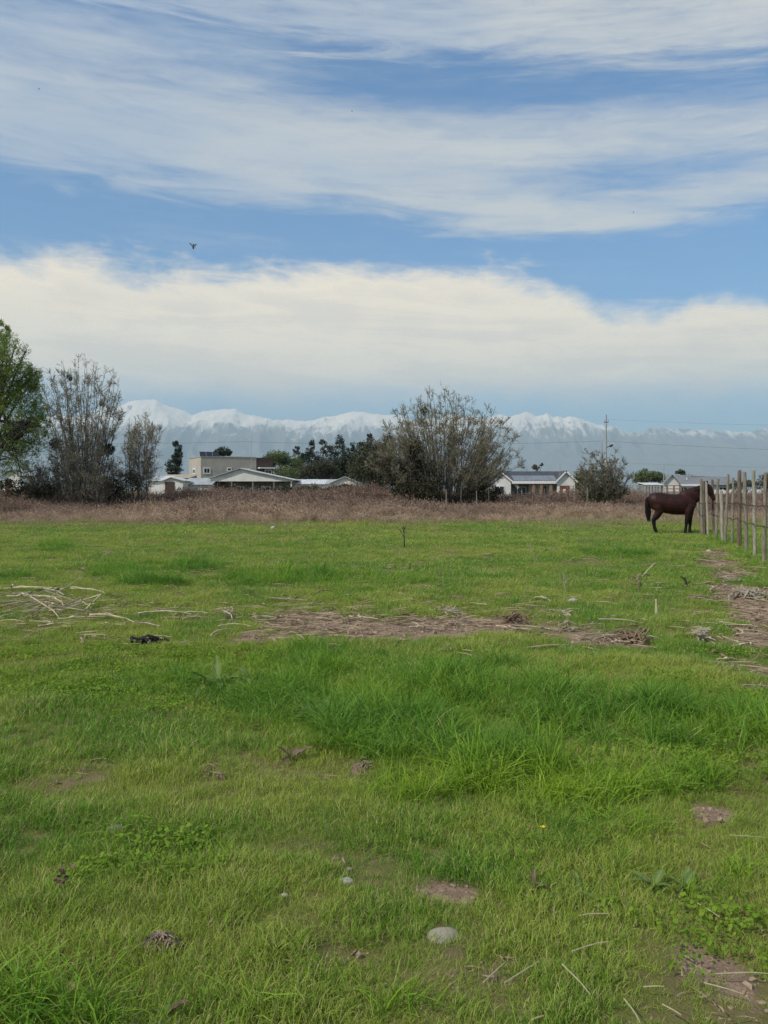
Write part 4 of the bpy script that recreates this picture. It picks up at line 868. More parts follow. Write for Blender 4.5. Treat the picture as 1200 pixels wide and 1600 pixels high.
# ---- farther right house, walls and stuff by it
def grey_house():
    d = 160; s = d / F; c = at(1095, HOR, d); c.z = 0; x = lambda px: (px - 1095) * s; z = lambda py: (HOR - py) * s + CAMZ
    rt = empty('grey_roof_house', c, 0, 'far white house with grey roof and small front gable behind the horse', 'house')
    MB().box(x(1040), x(1152), 2, 9, 0, z(756)).build('wall', white_w, rt)
    MB().slab((x(1045), 1.5, z(756.5)), (x(1094), 1.5, z(756.5)), (x(1094), 5.5, z(741.5)), (x(1045), 5.5, z(741.5)), .12).build('roof', tin_grey, rt)
    MB().slab((x(1094) + .02, 1.5, z(757.5)), (x(1155), 1.5, z(757.5)), (x(1155), 5.5, z(744.5)), (x(1094) + .02, 5.5, z(744.5)), .12).build('roof', tin_grey, rt)
    MB().slab((x(1045), 5.52, z(741.5)), (x(1155), 5.52, z(744.5)), (x(1155), 9.5, z(756.5)), (x(1045), 9.5, z(756.5)), .12).build('roof', tin_grey, rt)
    MB().prism([(x(1038), 0), (x(1061), 0), (x(1061), z(755)), (x(1049.5), z(742.8)), (x(1038), z(755))], 0, 1.99).build('gable_wing', white_w, rt)
    r_ = MB().slab((x(1035.5), -.3, z(757)), (x(1049.5), -.3, z(741.3)), (x(1049.5), 5, z(741.3)), (x(1035.5), 5, z(757)), .12).build('roof', tin_grey, rt)
    r_ = MB().slab((x(1049.5) + .01, -.3, z(741.3)), (x(1063), -.3, z(756.5)), (x(1063), 5, z(756.5)), (x(1049.5) + .01, 5, z(741.3)), .12).build('roof', tin_grey, rt)
    MB().box(x(1062), x(1100), .2, .4, z(759.5), z(756.2)).build('fascia', white_t, rt)
    window(rt, x(1068), x(1080), 1.0, 2.2, 2.0); window(rt, x(1108), x(1122), 1.0, 2.2, 2.0); window(rt, x(1130), x(1142), 1.0, 2.2, 2.0)
    MB().tube([(x(1082), 3, z(749)), (x(1082), 3, z(746))], .09, 6).build('vent_pipe', white_t, rt)
grey_house()
shed('carport', 'open lean-to with pale roof and blue panels behind the horse', 1010, 1036, 754.5, 757.5, 128, 4, shade_w, tin, group=None)
def yard_wall(label, x0, x1, ytop, d, m_, piers=4, cat='wall', railm=mat('weathered_rail', (.42, .41, .38), (.26, .25, .23), 2, .9)):
    s = d / F; c = at((x0 + x1) / 2, HOR, d); c.z = 0; x = lambda px: (px - (x0 + x1) / 2) * s; h = (HOR - ytop) * s + CAMZ
    rt = empty('yard_wall', c, 0, label, cat)
    MB().box(x(x0), x(x1), 0, .15, 0, h * .62).build('panel', m_, rt)
    for k in range(piers): px = x(x0) + (x(x1) - x(x0)) * k / (piers - 1); MB().box(px - .09, px + .09, -.05, .2, 0, h).build('pier', railm, rt)
    for k in range(2): MB().box(x(x0), x(x1), .04, .1, h * (.75 + .2 * k), h * (.80 + .2 * k)).build('rail', railm, rt)
    return rt
yard_wall('grey low yard wall with pale rails right of the twiggy bush', 972, 1004, 758, 118, shade_w, 5)
yard_wall('blue-grey yard fence beneath the pale lean-to roof', 1008, 1031, 759, 116, blue_p, 6)
yard_wall('mottled brown and white yard wall left of the horse neck', 1032, 1064, 758, 120, mat('mottled_wall', (.45, .42, .37), (.14, .14, .10), 1.6, .9), 4, railm=brick_c)
def scallop_wall():
    d = 115; s = d / F; c = at(1155, HOR, d); c.z = 0; rt = empty('garden_wall', c, 0, 'low white garden wall with curved tops seen between the fence posts', 'wall'); x = lambda px: (px - 1155) * s
    for k, (a, b_) in enumerate([(1108, 1122), (1123, 1137), (1138, 1152), (1153, 1166), (1168, 1180), (1181, 1192)]):
        n = 9; pr = [(x(a), 0), (x(b_), 0)] + [(x(b_) + (x(a) - x(b_)) * i / (n - 1), 1.15 + .55 * math.sin(math.pi * i / (n - 1))) for i in range(n)]
        MB().prism(pr, 0, .18).build('panel', white_w, rt)
scallop_wall()
def tall_pole(name, label, px, ytop, d, r, m_, extra=True, cat='pole', ymid=None):
    s = d / F; c = at(px, HOR, d); c.z = 0; h = (HOR - ytop) * s + CAMZ; rt = empty(name, c, 0, label, cat)
    if ymid is not None:
        hm_ = (HOR - ymid) * s + CAMZ
        MB().tube([(0, 0, 0), (0, 0, hm_)], [r * 1.25, r * 1.1], 8).build('base_pole', white_t, rt); MB().tube([(0, 0, hm_ + .002), (0, 0, h)], [r * .8, r * .55], 8).build('upper_pole', m_, rt)
    else: MB().tube([(0, 0, 0), (0, 0, h)], [r, r * .6], 8).build('shaft', m_, rt)
    return rt, h
concrete = mat('concrete_pole', (.36, .37, .38), (.28, .29, .30), 3, .9)
PD = 92
pole, ph_ = tall_pole('power_pole', 'tall thin grey power pole with white lower half beside the twiggy bush', 946.5, 648, PD, .13, concrete, ymid=716)
sp = PD / F
MB().box(-.24, .24, -.04, .04, ph_ - .86, ph_ - .78).build('cross_arm', wood_d, pole)
for k in (-.2, 0, .2): MB().tube([(k, 0, ph_ - .779), (k, 0, ph_ - .6)], .05, 6).build('insulator', mat('porcelain', (.5, .48, .45), rough=.3), pole)
zl = (HOR - 699) * sp + CAMZ
lm = MB().tube([(.1, -.05, zl), (.5, -.3, zl + .16)], .04, 6).tube([(.35, -.2, zl + .1), (.62, -.36, zl + .22)], .12, 8).build('street_lamp', mat('black_metal', (.015, .015, .017), rough=.5), pole)
tall_pole('thin_pole', 'thinner grey pole standing just left of the white-based power pole', 940, 691, 96, .10, concrete)
tall_pole('aerial_mast', 'very thin aerial mast rising over the low gable house', 393, 681, 112, .035, metal_g, cat='mast')
tall_pole('thin_pole', 'short grey pole behind the grey low yard wall', 1037, 727, 118, .07, concrete)
tall_pole('thin_pole', 'pale slim pole inside the bare shrub, left of the white bungalow', 752, 700, 100, .10, white_t)
def power_line(label, pts, d, r=.022):
    P = [at(a, b_, d) for a, b_ in pts]; fine_ = []
    for i in range(len(P) - 1):
        for k in range(10): t_ = k / 10; q = P[i].lerp(P[i + 1], t_); q.z -= .35 * 4 * t_ * (1 - t_); fine_.append(q)
    fine_.append(P[-1]); o = P[0].copy()
    ob = MB().tube([q - o for q in fine_], r, 4).build('power_line', mat('cable', (.06, .062, .066), rough=.6), None, o); tag(ob, label, 'cable')
power_line('middle power cable sagging across in front of the mountains', [(-700, 680), (-150, 686), (380, 690), (946.5, 689), (1500, 707), (2000, 715)], PD, .012)
power_line('topmost faint power cable meeting the power pole near its top', [(946.5, 655), (1500, 664), (2000, 668)], PD, .007)
power_line('lowest power cable just above the far roofs', [(946.5, 722), (1500, 729), (2000, 733)], PD, .007)

# ================================================================== FENCES
post_m = mat('weathered_post', (0.30, 0.27, 0.215), (0.165, 0.14, 0.108), 5, .95, .6, 40, stretch=(6, 6, 1))
post_d = mat('dark_post', (0.20, 0.155, 0.115), (0.11, 0.082, 0.06), 5, .95, .6, 40, stretch=(6, 6, 1))
post_p = mat('pale_post', (0.41, 0.38, 0.31), (0.25, 0.225, 0.18), 5, .95, .5, 40, stretch=(6, 6, 1))
wire_m = mat('rusty_wire', (0.055, 0.045, 0.04), (0.035, 0.03, 0.027), 20, .8)
def post(parent, foot, top, r, m_, off):
    d = top - foot; n = 7; pts = [foot - d * .08 + off * 0]; rad = [r * 1.03]
    for i in range(n):
        t_ = i / (n - 1); pts.append(foot + d * t_ + Vector((random.gauss(0, r * .10), random.gauss(0, r * .10), 0))); rad.append(r * random.uniform(.9, 1.08) * (1 - .1 * t_))
    pts.append(top + Vector((0, 0, r * .12))); rad.append(r * .72)
    o = parent.location
    MB().tube([p - o for p in pts], rad, 9).build('post', m_, parent)
def near_fence():
    data = [(1196, 1194, 738.6, 880, 6.6, post_m), (1177.5, 1179.5, 735, 872.5, 5.8, post_p), (1163.4, 1166.6, 738, 863.5, 6.0, post_m), (1155.7, 1154.6, 736, 857, 6.6, post_d), (1145.7, 1143.5, 746.6, 852, 4.2, post_m),
            (1138, 1133, 742, 851, 4.6, post_m), (1126.6, 1129.4, 767, 848.6, 5.6, post_p), (1121.8, 1119, 748, 842, 4.6, post_m), (1113, 1115, 750, 832, 4.0, post_d), (1103.5, 1106.5, 755, 836, 3.8, post_p), (1095.5, 1097.5, 748.5, 835, 4.8, post_m), (1100, 1101.5, 752, 834.5, 4.0, post_d), (1090.5, 1091.7, 762, 815, 4.2, post_m)]
    f0 = gpz(1179.5, 872.5); rt = empty('paddock_fence', f0, 0, 'paddock fence of uneven weathered wooden posts with barbed wire beside the horse', 'fence')
    feet = []
    for xt, xb, yt, yb, wpx, m_ in data:
        ft = gp(xb, yb); ft.z = gz(ft.x, ft.y); tp = at(xt, yt, ft.y); post(rt, ft, tp, wpx * ft.y / F / 2, m_, ft); feet.append((ft, tp))
    near = []
    for k in range(1, 5):                                # the line goes on towards the viewer, out of the picture
        ft = Vector((8.34 - .62 * k * 1.0, 18.95 - 2.0 * k, 0)); ft.x = 8.34 - (2.0 * k) * .30; ft.z = gz(ft.x, ft.y); tp = ft + Vector((random.uniform(-.05, .05), 0, random.uniform(1.9, 2.1))); post(rt, ft, tp, .05, post_m, ft); near.append((ft, tp))
    o = rt.location
    line = list(reversed(near)) + [feet[i] for i in (0, 1, 2, 3, 4, 7, 8, 9, 10, 12)]
    for zs in ([(1.36,), (1.12,)], [(.92,), (.68,)]):
        pts = []; n = len(line)
        for i, (ft, tp) in enumerate(line):
            z_ = zs[0][0] + (zs[1][0] - zs[0][0]) * i / (n - 1); p = ft.lerp(tp, z_ / (tp.z - ft.z)) + Vector((-.055, -.01, random.uniform(-.03, .03)))
            if pts: q = pts[-1].lerp(p, .5); q.z -= .035; pts.append(q)
            pts.append(p)
        b = MB().tube([p - o for p in pts], .0085, 5)
        for i in range(len(pts) - 1):                    # barbs
            L = (pts[i + 1] - pts[i]).length; m_ = int(L / .16)
            for k in range(m_):
                q = pts[i].lerp(pts[i + 1], (k + .5) / m_) - o; a = random.uniform(0, 6.28)
                b.tube([q - Vector((0, math.cos(a), math.sin(a))) * .025, q + Vector((0, math.cos(a), math.sin(a))) * .025], .003, 3)
        b.build('barbed_wire', wire_m, rt)
near_fence()
def far_fence():
    d = 47.5; c = at(840, HOR, d); c.z = 0; rt = empty('field_fence', c, 0, 'thin old fence standing in the dead weeds in front of the white bungalow', 'fence'); tops = []
    for px in range(700, 935, 22):
        ft = at(px + random.uniform(-3, 3), HOR, d + 5 + random.uniform(-.4, .4)); ft.z = 0; tp = ft + Vector((random.uniform(-.06, .06), 0, random.uniform(1.35, 1.75))); post(rt, ft, tp, random.uniform(.025, .038), random.choice([post_m, post_d, post_d]), ft); tops.append((ft, tp))
    for h in (.95, 1.35):
        MB().tube([a + Vector((0, -.05, h)) - rt.location for a, b_ in tops], .006, 4).build('wire', wire_m, rt)
far_fence()

# ================================================================== HORSE
def horse():
    def loft(b, st, k=14):        # st: (x, y, z, side radius, in-plane radius)
        o = len(b.v); n = len(st); C_ = [Vector(s[:3]) for s in st]
        rings = []
        for i, s in enumerate(st):
            t_ = (C_[min(i + 1, n - 1)] - C_[max(i - 1, 0)]).normalized(); sd_ = Vector((0, 1, 0)); sd_ = (sd_ - t_ * sd_.dot(t_)).normalized(); up = t_.cross(sd_)
            rings.append([C_[i] + sd_ * math.cos(2 * math.pi * j / k) * s[3] + up * math.sin(2 * math.pi * j / k) * s[4] for j in range(k)])
        vs_ = [p for r_ in rings for p in r_] + [C_[0] - (C_[1] - C_[0]).normalized() * st[0][4] * .5, C_[-1] + (C_[-1] - C_[-2]).normalized() * st[-1][4] * .5]
        fs = [(i * k + j, i * k + (j + 1) % k, (i + 1) * k + (j + 1) % k, (i + 1) * k + j) for i in range(n - 1) for j in range(k)]
        fs += [(n * k, (j + 1) % k, j) for j in range(k)] + [(n * k + 1, (n - 1) * k + j, (n - 1) * k + (j + 1) % k) for j in range(k)]
        b.raw(vs_, fs)
    b = MB()
    loft(b, [(-.82, 0, 1.13, .12, .17), (-.75, 0, 1.15, .23, .28), (-.61, 0, 1.16, .29, .325), (-.42, 0, 1.145, .305, .345), (-.18, 0, 1.085, .305, .36), (.08, 0, 1.045, .315, .375), (.33, 0, 1.045, .30, .385), (.55, 0, 1.06, .275, .385), (.74, 0, 1.06, .23, .32), (.87, 0, 1.06, .15, .22)], 18)
    loft(b, [(.38, 0, 1.16, .20, .28), (.60, 0, 1.25, .185, .36), (.82, 0, 1.36, .15, .31), (1.03, 0, 1.47, .12, .26), (1.22, 0, 1.58, .105, .20), (1.34, 0, 1.67, .09, .145)], 16)
    loft(b, [(1.32, 0, 1.73, .09, .11), (1.41, 0, 1.61, .105, .15), (1.48, 0, 1.48, .09, .125), (1.545, 0, 1.35, .066, .09), (1.59, 0, 1.25, .06, .076), (1.61, 0, 1.20, .047, .055)], 14)
    for s in (-1, 1): loft(b, [(1.335, s * .055, 1.78, .024, .030), (1.345, s * .065, 1.86, .026, .030), (1.36, s * .062, 1.93, .006, .008)], 8)
    for s, dx in ((-1, 0.0), (1, .07)):
        loft(b, [(-.52 + dx * .5, s * .13, 1.16, .15, .25), (-.46 + dx, s * .165, .92, .13, .23), (-.47 + dx, s * .165, .77, .10, .155), (-.565 + dx, s * .16, .61, .085, .125), (-.675 + dx, s * .155, .47, .062, .085), (-.665 + dx, s * .155, .37, .052, .064), (-.635 + dx, s * .155, .22, .047, .056), (-.61 + dx, s * .155, .13, .056, .062), (-.585 + dx, s * .155, .075, .06, .066), (-.57 + dx, s * .155, .02, .062, .070)], 12)
    for s, pts in ((-1, [(.70, 1.02), (.64, .80), (.60, .60), (.565, .43), (.545, .25), (.53, .13), (.525, .075), (.53, .02)]), (1, [(.72, 1.02), (.75, .80), (.765, .60), (.765, .43), (.76, .25), (.75, .13), (.76, .075), (.77, .02)])):
        rr_ = [(.14, .21), (.12, .165), (.08, .10), (.066, .078), (.05, .055), (.056, .062), (.058, .066), (.07, .08)]
        loft(b, [(p[0], s * (.17 if i else .14), p[1], r_[0], r_[1]) for i, (p, r_) in enumerate(zip(pts, rr_))], 12)
    bay = bpy.data.materials.new('bay_coat'); bay.use_nodes = True; t = NT(bay.node_tree)
    o_ = t.n('ShaderNodeOutputMaterial'); bs = t.n('ShaderNodeBsdfPrincipled'); t.l(bs.outputs[0], o_.inputs[0])
    oc = t.n('ShaderNodeTexCoord').outputs['Object']; sx_ = t.n('ShaderNodeSeparateXYZ'); t.l(oc, sx_.inputs[0]); nz = t.noise(oc, 4, 4, .6)
    c_ = t.mix(t.smooth(nz, .35, .65), (0.038, 0.0108, 0.0085), (0.018, 0.0064, 0.0056))
    c_ = t.mix(t.smooth(sx_.outputs[2], .78, .52), c_, (0.006, 0.0052, 0.0055))
    t.l(c_, bs.inputs['Base Color']); bs.inputs['Roughness'].default_value = .55; bs.inputs['Specular IOR Level'].default_value = .22
    me0 = b.mesh('horse_rough'); tmp = bpy.data.objects.new('horse_rough', me0); col.objects.link(tmp)
    m1 = tmp.modifiers.new('r', 'REMESH'); m1.mode = 'VOXEL'; m1.voxel_size = .019
    m2 = tmp.modifiers.new('s', 'SMOOTH'); m2.iterations = 5; m2.factor = .5
    dg = bpy.context.evaluated_depsgraph_get(); me = bpy.data.meshes.new_from_object(tmp.evaluated_get(dg)); bpy.data.objects.remove(tmp); me.name = 'body'
    c = Vector((448.0 / F * 32.6, 32.6, 0)); c.z = gz(c.x, c.y) - .0
    rt = empty('horse', c, R(-9), 'dark bay horse standing sideways with its head behind the fence posts', 'horse'); rt.scale = (.97, 1.08, 1.04); rt.location.z -= .015
    me.materials.clear(); mesh_obj('body', me, bay, rt, smooth=True)
    hair = mat('black_hair', (.008, .0075, .008), (.014, .012, .012), 12, .7, spec=.15)
    def strands(name, roots, n, seed):
        r = np.random.default_rng(seed); q = MB()
        for _ in range(n): q.tube(*roots(r), 3, False)
        q.build(name, hair, rt)
    def tail(r):
        a = r.normal(0, .026, 3); e = r.normal(0, .036, 2); L = r.uniform(.75, 1.0)
        p = [(-.80 + a[0] * .3, a[1] * .6, 1.29 + a[2] * .5), (-.865 + a[0], a[1], 1.22 + a[2]), (-.875 + a[0] + e[0] * .5, a[1] + e[1] * .5, 1.0), (-.855 + a[0] + e[0], a[1] + e[1], 1.24 - .52 * L), (-.82 + e[0] * .8, a[1] + e[1], 1.24 - .84 * L)]
        return [Vector(x_) for x_ in p], [.014, .017, .017, .013, .004]
    strands('tail', tail, 150, 5)
    def mane(r):
        s = r.uniform(0, 1); x_ = .52 + s * .85; z_ = np.interp(x_, [.5, .66, .86, 1.06, 1.24, 1.4], [1.45, 1.575, 1.645, 1.70, 1.765, 1.83]); sd_ = -1 if r.uniform() < .7 else 1
        L = r.uniform(.12, .26); p = [(x_, 0, z_ - .01), (x_ + .01, sd_ * .06, z_ + .012), (x_ + .02, sd_ * (.10 + .02 * r.normal()), z_ - L * .5), (x_ + .03 * r.normal(), sd_ * .125, z_ - L)]
        return [Vector(q) for q in p], [.010, .010, .009, .003]
    strands('mane', mane, 150, 6)
    q = MB()
    eye = MB().tube([(1.455, -.092, 1.655), (1.455, -.104, 1.655)], [.02, .012], 8).tube([(1.455, .092, 1.655), (1.455, .104, 1.655)], [.02, .012], 8); eye.build('eye', mat('eye', (.01, .008, .007), rough=.1), rt)
horse()

# ================================================================== SMALL THINGS IN THE FIELD
stalk_ms = [mat('dry_stalk', (0.56, 0.49, 0.34), (0.38, 0.31, 0.20), 7, .8), mat('dry_stalk_grey', (0.40, 0.36, 0.28), (0.25, 0.21, 0.15), 7, .9), mat('dry_stalk_brown', (0.24, 0.17, 0.11), (0.13, 0.09, 0.06), 7, .9)]
husk_m = mat('husk', (0.60, 0.54, 0.40), (0.42, 0.35, 0.24), 6, .8)
def stalk_mesh(seed, husks=2):
    r = random.Random(seed); b = MB(); n = 7; pts, rad = [], []; bend = r.uniform(-.10, .10); arc = r.uniform(.0, .05)
    for i in range(n):
        t_ = i / (n - 1) - .5; pts.append(Vector((t_, bend * (4 * t_ * t_ - 1) * .5 + r.gauss(0, .008), .012 + arc * (1 - 4 * t_ * t_) + abs(r.gauss(0, .006))))); rad.append(.0145 * (1 - .45 * (t_ + .5)) * r.uniform(.9, 1.15))
    b.tube(pts, rad, 6)
    for i in range(1, n - 1): b.tube([pts[i] - Vector((.006, 0, 0)), pts[i] + Vector((.006, 0, 0))], rad[i] * 1.28, 6)
    for _ in range(husks):                                   # torn leaf blades
        i = r.randrange(1, n - 1); p = pts[i]; a = r.uniform(-.9, .9) + (math.pi if r.random() < .4 else 0); L = r.uniform(.14, .34); w_ = r.uniform(.010, .020)
        d = Vector((math.cos(a), math.sin(a), 0)); sd_ = Vector((-math.sin(a), math.cos(a), 0)) * w_; vs_ = []; z0 = r.uniform(.02, .07)
        for k in range(4):
            t_ = k / 3; c = p + d * L * t_ + Vector((0, 0, z0 * math.sin(t_ * 2.6) + .006)); w2 = sd_ * (1 - t_ * .8); tw = Vector((0, 0, r.gauss(0, .008))); vs_ += [c - w2 - tw, c + w2 + tw]
        b.raw(vs_, [(2 * k, 2 * k + 1, 2 * k + 3, 2 * k + 2) for k in range(3)])
    return b.mesh('dry_stalk')
STALK = []
for mi, m_ in enumerate(stalk_ms):
    for k in range(5): me = stalk_mesh(40 + k + 7 * mi, (2, 3, 1, 0, 2)[k]); me.materials.append(m_); STALK.append(me)
def stalk(p, length, ang, label, group, kind=0, lift=0.0, tilt=0.0):
    o = bpy.data.objects.new('dry_stalk', STALK[kind * 5 + random.randrange(5)]); o.location = (p.x, p.y, gz(p.x, p.y) + .035 + lift)
    o.rotation_euler = (random.uniform(-.2, .2), tilt + random.uniform(-.05, .05), ang); k = min(1.7, max(.55, length ** .5)); o.scale = (length, k, k); col.objects.link(o); return tag(o, label, 'stalk', group)
def stalk_px(x0, y0, x1, y1, label, group, kind=0, lift=0.0):
    a, b_ = gp(x0, y0), gp(x1, y1); c = (a + b_) / 2; d = b_ - a; return stalk(c, max(.12, min(1.7, d.length)), math.atan2(d.y, d.x), label, group, kind, lift)
G1 = ('pale dry maize stalk lying on the turf left of the bare soil strip', 'stalks strewn left of the soil strip')
for q in [(0, 922, 100, 926), (55, 921, 100, 935), (10, 937, 95, 937), (60, 938, 100, 948), (0, 948, 60, 943), (0, 976, 40, 977), (45, 976, 85, 982), (90, 974, 180, 968), (140, 966, 210, 974), (30, 958, 75, 956), (60, 985, 130, 978), (150, 980, 195, 984),
          (215, 966, 300, 966), (270, 966, 325, 965), (285, 974, 330, 970), (320, 977, 372, 974), (340, 988, 392, 987), (330, 1002, 360, 993), (110, 924, 165, 930), (100, 952, 60, 947), (240, 958, 300, 955), (20, 929, 60, 932), (0, 968, 30, 965), (120, 960, 150, 955), (350, 958, 362, 972), (228, 1006, 266, 1003), (130, 924, 108, 922), (5, 990, 40, 986), (180, 940, 130, 942), (250, 985, 215, 978)]: stalk_px(*q, *G1, kind=random.choice([0, 0, 0, 1]))
G2 = ('pale dry maize stalk lying along the edge of the bare soil strip', 'stalks along the soil strip')
for q in [(395, 965, 440, 970), (430, 968, 500, 973), (545, 970, 590, 975), (420, 938, 480, 940), (495, 930, 520, 928), (505, 962, 530, 962), (560, 940, 580, 944), (640, 970, 600, 975), (700, 935, 730, 940), (705, 938, 722, 941), (775, 985, 830, 990), (858, 955, 885, 958), (880, 960, 905, 957), (905, 985, 945, 983), (935, 975, 1005, 980), (955, 1009, 985, 1010),
          (875, 1018, 900, 1012), (985, 905, 1000, 935), (1008, 1000, 1030, 1003), (910, 1000, 960, 998), (930, 1005, 990, 1000), (640, 990, 690, 986), (860, 990, 800, 985), (740, 975, 700, 978), (1000, 985, 960, 990), (760, 948, 735, 946), (835, 938, 860, 944), (930, 944, 965, 947)]: stalk_px(*q, *G2, kind=random.choice([0, 0, 1, 1, 2]))
G3 = ('pale dry maize stalk lying across the trampled path beside the fence', 'stalks on the trampled path')
for q in [(1110, 928, 1145, 918), (1095, 978, 1175, 984), (1070, 996, 1110, 996), (1130, 915, 1160, 912), (1150, 935, 1165, 925), (1100, 945, 1120, 948), (1120, 1036, 1145, 1033), (1100, 1025, 1130, 1022), (1145, 1015, 1195, 1008), (1130, 955, 1170, 958), (1155, 900, 1175, 905), (1165, 1050, 1195, 1052), (1090, 1000, 1120, 1006), (1150, 995, 1190, 996), (1160, 1085, 1200, 1084), (1075, 935, 1115, 938), (1140, 945, 1152, 930), (1168, 940, 1195, 944), (1125, 905, 1140, 912)]: stalk_px(*q, *G3, kind=random.choice([0, 1, 1, 2]))
def straw_mesh(seed):
    r = random.Random(seed); b = MB(); k = r.uniform(-.003, .003); b.tube([(-.5, 0, .0), (-.1, k, .003), (.2, k * 1.2, .004), (.5, k * .3, .002)], [.0024, .0023, .0022, .0016], 5)
    b.tube([(.03, k, .0035), (.045, k, .0035)], .0032, 5); return b.mesh('straw_stem')
STRAW = [straw_mesh(k) for k in range(5)]
for me in STRAW: me.materials.append(mat('straw_stem', (.43, .385, .24), (.31, .265, .155), 9, .7))
def straw_px(x0, y0, x1, y1, label, group, lift):
    a, b_ = gp(x0, y0, .05), gp(x1, y1, .05); c = (a + b_) / 2; d = b_ - a; o = bpy.data.objects.new('straw', random.choice(STRAW)); o.location = (c.x, c.y, gz(c.x, c.y) + lift); o.rotation_euler = (0, random.uniform(-.06, .06), math.atan2(d.y, d.x)); o.scale = (d.length, 1, 1); col.objects.link(o); tag(o, label, 'straw', group)
G4 = ('thin pale straw lying on the short grass near the round grey stone', 'straws around the round stone')
for q in [(755, 1530, 790, 1500), (788, 1532, 842, 1502), (878, 1505, 922, 1556), (893, 1487, 952, 1474), (830, 1590, 850, 1585), (975, 1560, 1000, 1600), (1035, 1570, 1065, 1590), (1005, 1541, 1038, 1543), (950, 1423, 905, 1427)]: straw_px(*q, *G4, .045)
G5 = ('long straw lying on the bare patch of soil under the dock leaves', 'straws on the bare patch')
for q in [(1115, 1514, 1200, 1518), (1140, 1302, 1200, 1304), (1090, 1405, 1125, 1425), (1100, 1530, 1160, 1545)]: straw_px(*q, *G5, .035)
# dark brittle heaps and up-ended stalks
def twig_heap(px, py, w_, n, label, m_, name='stalk_heap', cat='heap', hgt=.10, thin=.007, curl=.0):
    p = gpz(px, py); rt = empty(name, p, random.uniform(0, 3), label, cat); b = MB(); sz = w_ * p.y / F
    for _ in range(n):
        a = random.uniform(0, 6.28); L = sz * random.uniform(.25, .7); c = Vector((random.gauss(0, sz * .20), random.gauss(0, sz * .13), random.uniform(.01, hgt))); d = Vector((math.cos(a), math.sin(a), random.gauss(0, .25))) * L / 2
        k = Vector((random.gauss(0, 1), random.gauss(0, 1), abs(random.gauss(0, 1)))) * L * .12
        q = [c - d, c + k, c + d]
        for v in q: v.z = max(v.z, .004)
        b.tube(q, [thin, thin * 1.1, thin * .5], 4)
    b.build('stem', m_, rt); return rt
charred = mat('charred_stem', (.025, .022, .02), (.05, .044, .038), 8, .9)
dung = mat('dry_dung', (.20, .15, .105), (.32, .25, .18), 12, .95)
twig_heap(232, 1012, 46, 26, 'small black heap of rotten stalks on the turf', charred, hgt=.09, thin=.016)
twig_heap(985, 1003, 70, 34, 'brown heap of matted stalks at the end of the soil strip', stalk_ms[2], hgt=.10, thin=.011)
twig_heap(1098, 1000, 40, 26, 'pale tangle of broken stalks beside the trampled path', stalk_ms[1], hgt=.16, thin=.010)
twig_heap(800, 972, 60, 26, 'dark tangle of stalks on the soil strip', stalk_ms[2], hgt=.09, thin=.010)
twig_heap(885, 985, 34, 18, 'upright tuft of broken pale stalks in the soil strip', stalk_ms[1], hgt=.22, thin=.009)
twig_heap(90, 950, 190, 16, 'flattened tangle of pale stalks at the turf edge of the long grass', stalk_ms[0], hgt=.04, thin=.009)
twig_heap(1172, 935, 60, 50, 'broad tangle of broken stalks on the trampled path', stalk_ms[1], hgt=.10, thin=.010)
twig_heap(705, 958, 50, 16, 'light sprinkle of broken stalks above the soil strip', stalk_ms[1], hgt=.08, thin=.008)
twig_heap(355, 965, 30, 18, 'spiky little tuft of pale stalks beside the soil strip', stalk_ms[1], hgt=.16, thin=.008)
def dung_pile(px, py, w_, label):
    p = gpz(px, py); rt = empty('dung_pile', p, 0, label, 'dung'); sz = w_ * p.y / F / 2; b = MB(); n, m_ = 22, 8; vs_, fs = [], []
    for j in range(m_):
        t_ = j / (m_ - 1)
        for i in range(n):
            a = 2 * math.pi * i / n; r_ = sz * (1 - t_ ** 1.6) * (1 + .22 * math.sin(3 * a + j) + random.uniform(-.14, .14)); vs_.append((r_ * math.cos(a), r_ * .8 * math.sin(a), sz * .62 * t_ ** .75 + random.uniform(-.006, .006)))
    for j in range(m_ - 1):
        for i in range(n): fs.append((j * n + i, j * n + (i + 1) % n, (j + 1) * n + (i + 1) % n, (j + 1) * n + i))
    MB().raw(vs_, fs).build('mound', mat('dung_mound', (.15, .10, .07), (.24, .175, .125), 25, .95, 1, 60), rt)
    for _ in range(90):
        a = random.uniform(0, 6.28); rr_ = sz * random.uniform(0, 1); z_ = sz * .62 * max(0, 1 - rr_ / sz) ** .7 + .006; a2 = random.uniform(0, 6.28); L = random.uniform(.02, .06); c = Vector((rr_ * math.cos(a), rr_ * .8 * math.sin(a), z_))
        d = Vector((math.cos(a2), math.sin(a2), random.uniform(-.3, .3))) * L / 2; b.tube([c - d, c + Vector((0, 0, .008)), c + d], [.0022, .0025, .0012], 3)
    b.build('fibre', dung, rt)
dung_pile(250, 1488, 58, 'crumbled brown clump of dry dung in the short grass')
dung_pile(570, 1205, 30, 'small pale brown dung lump at the foot of the long grass')
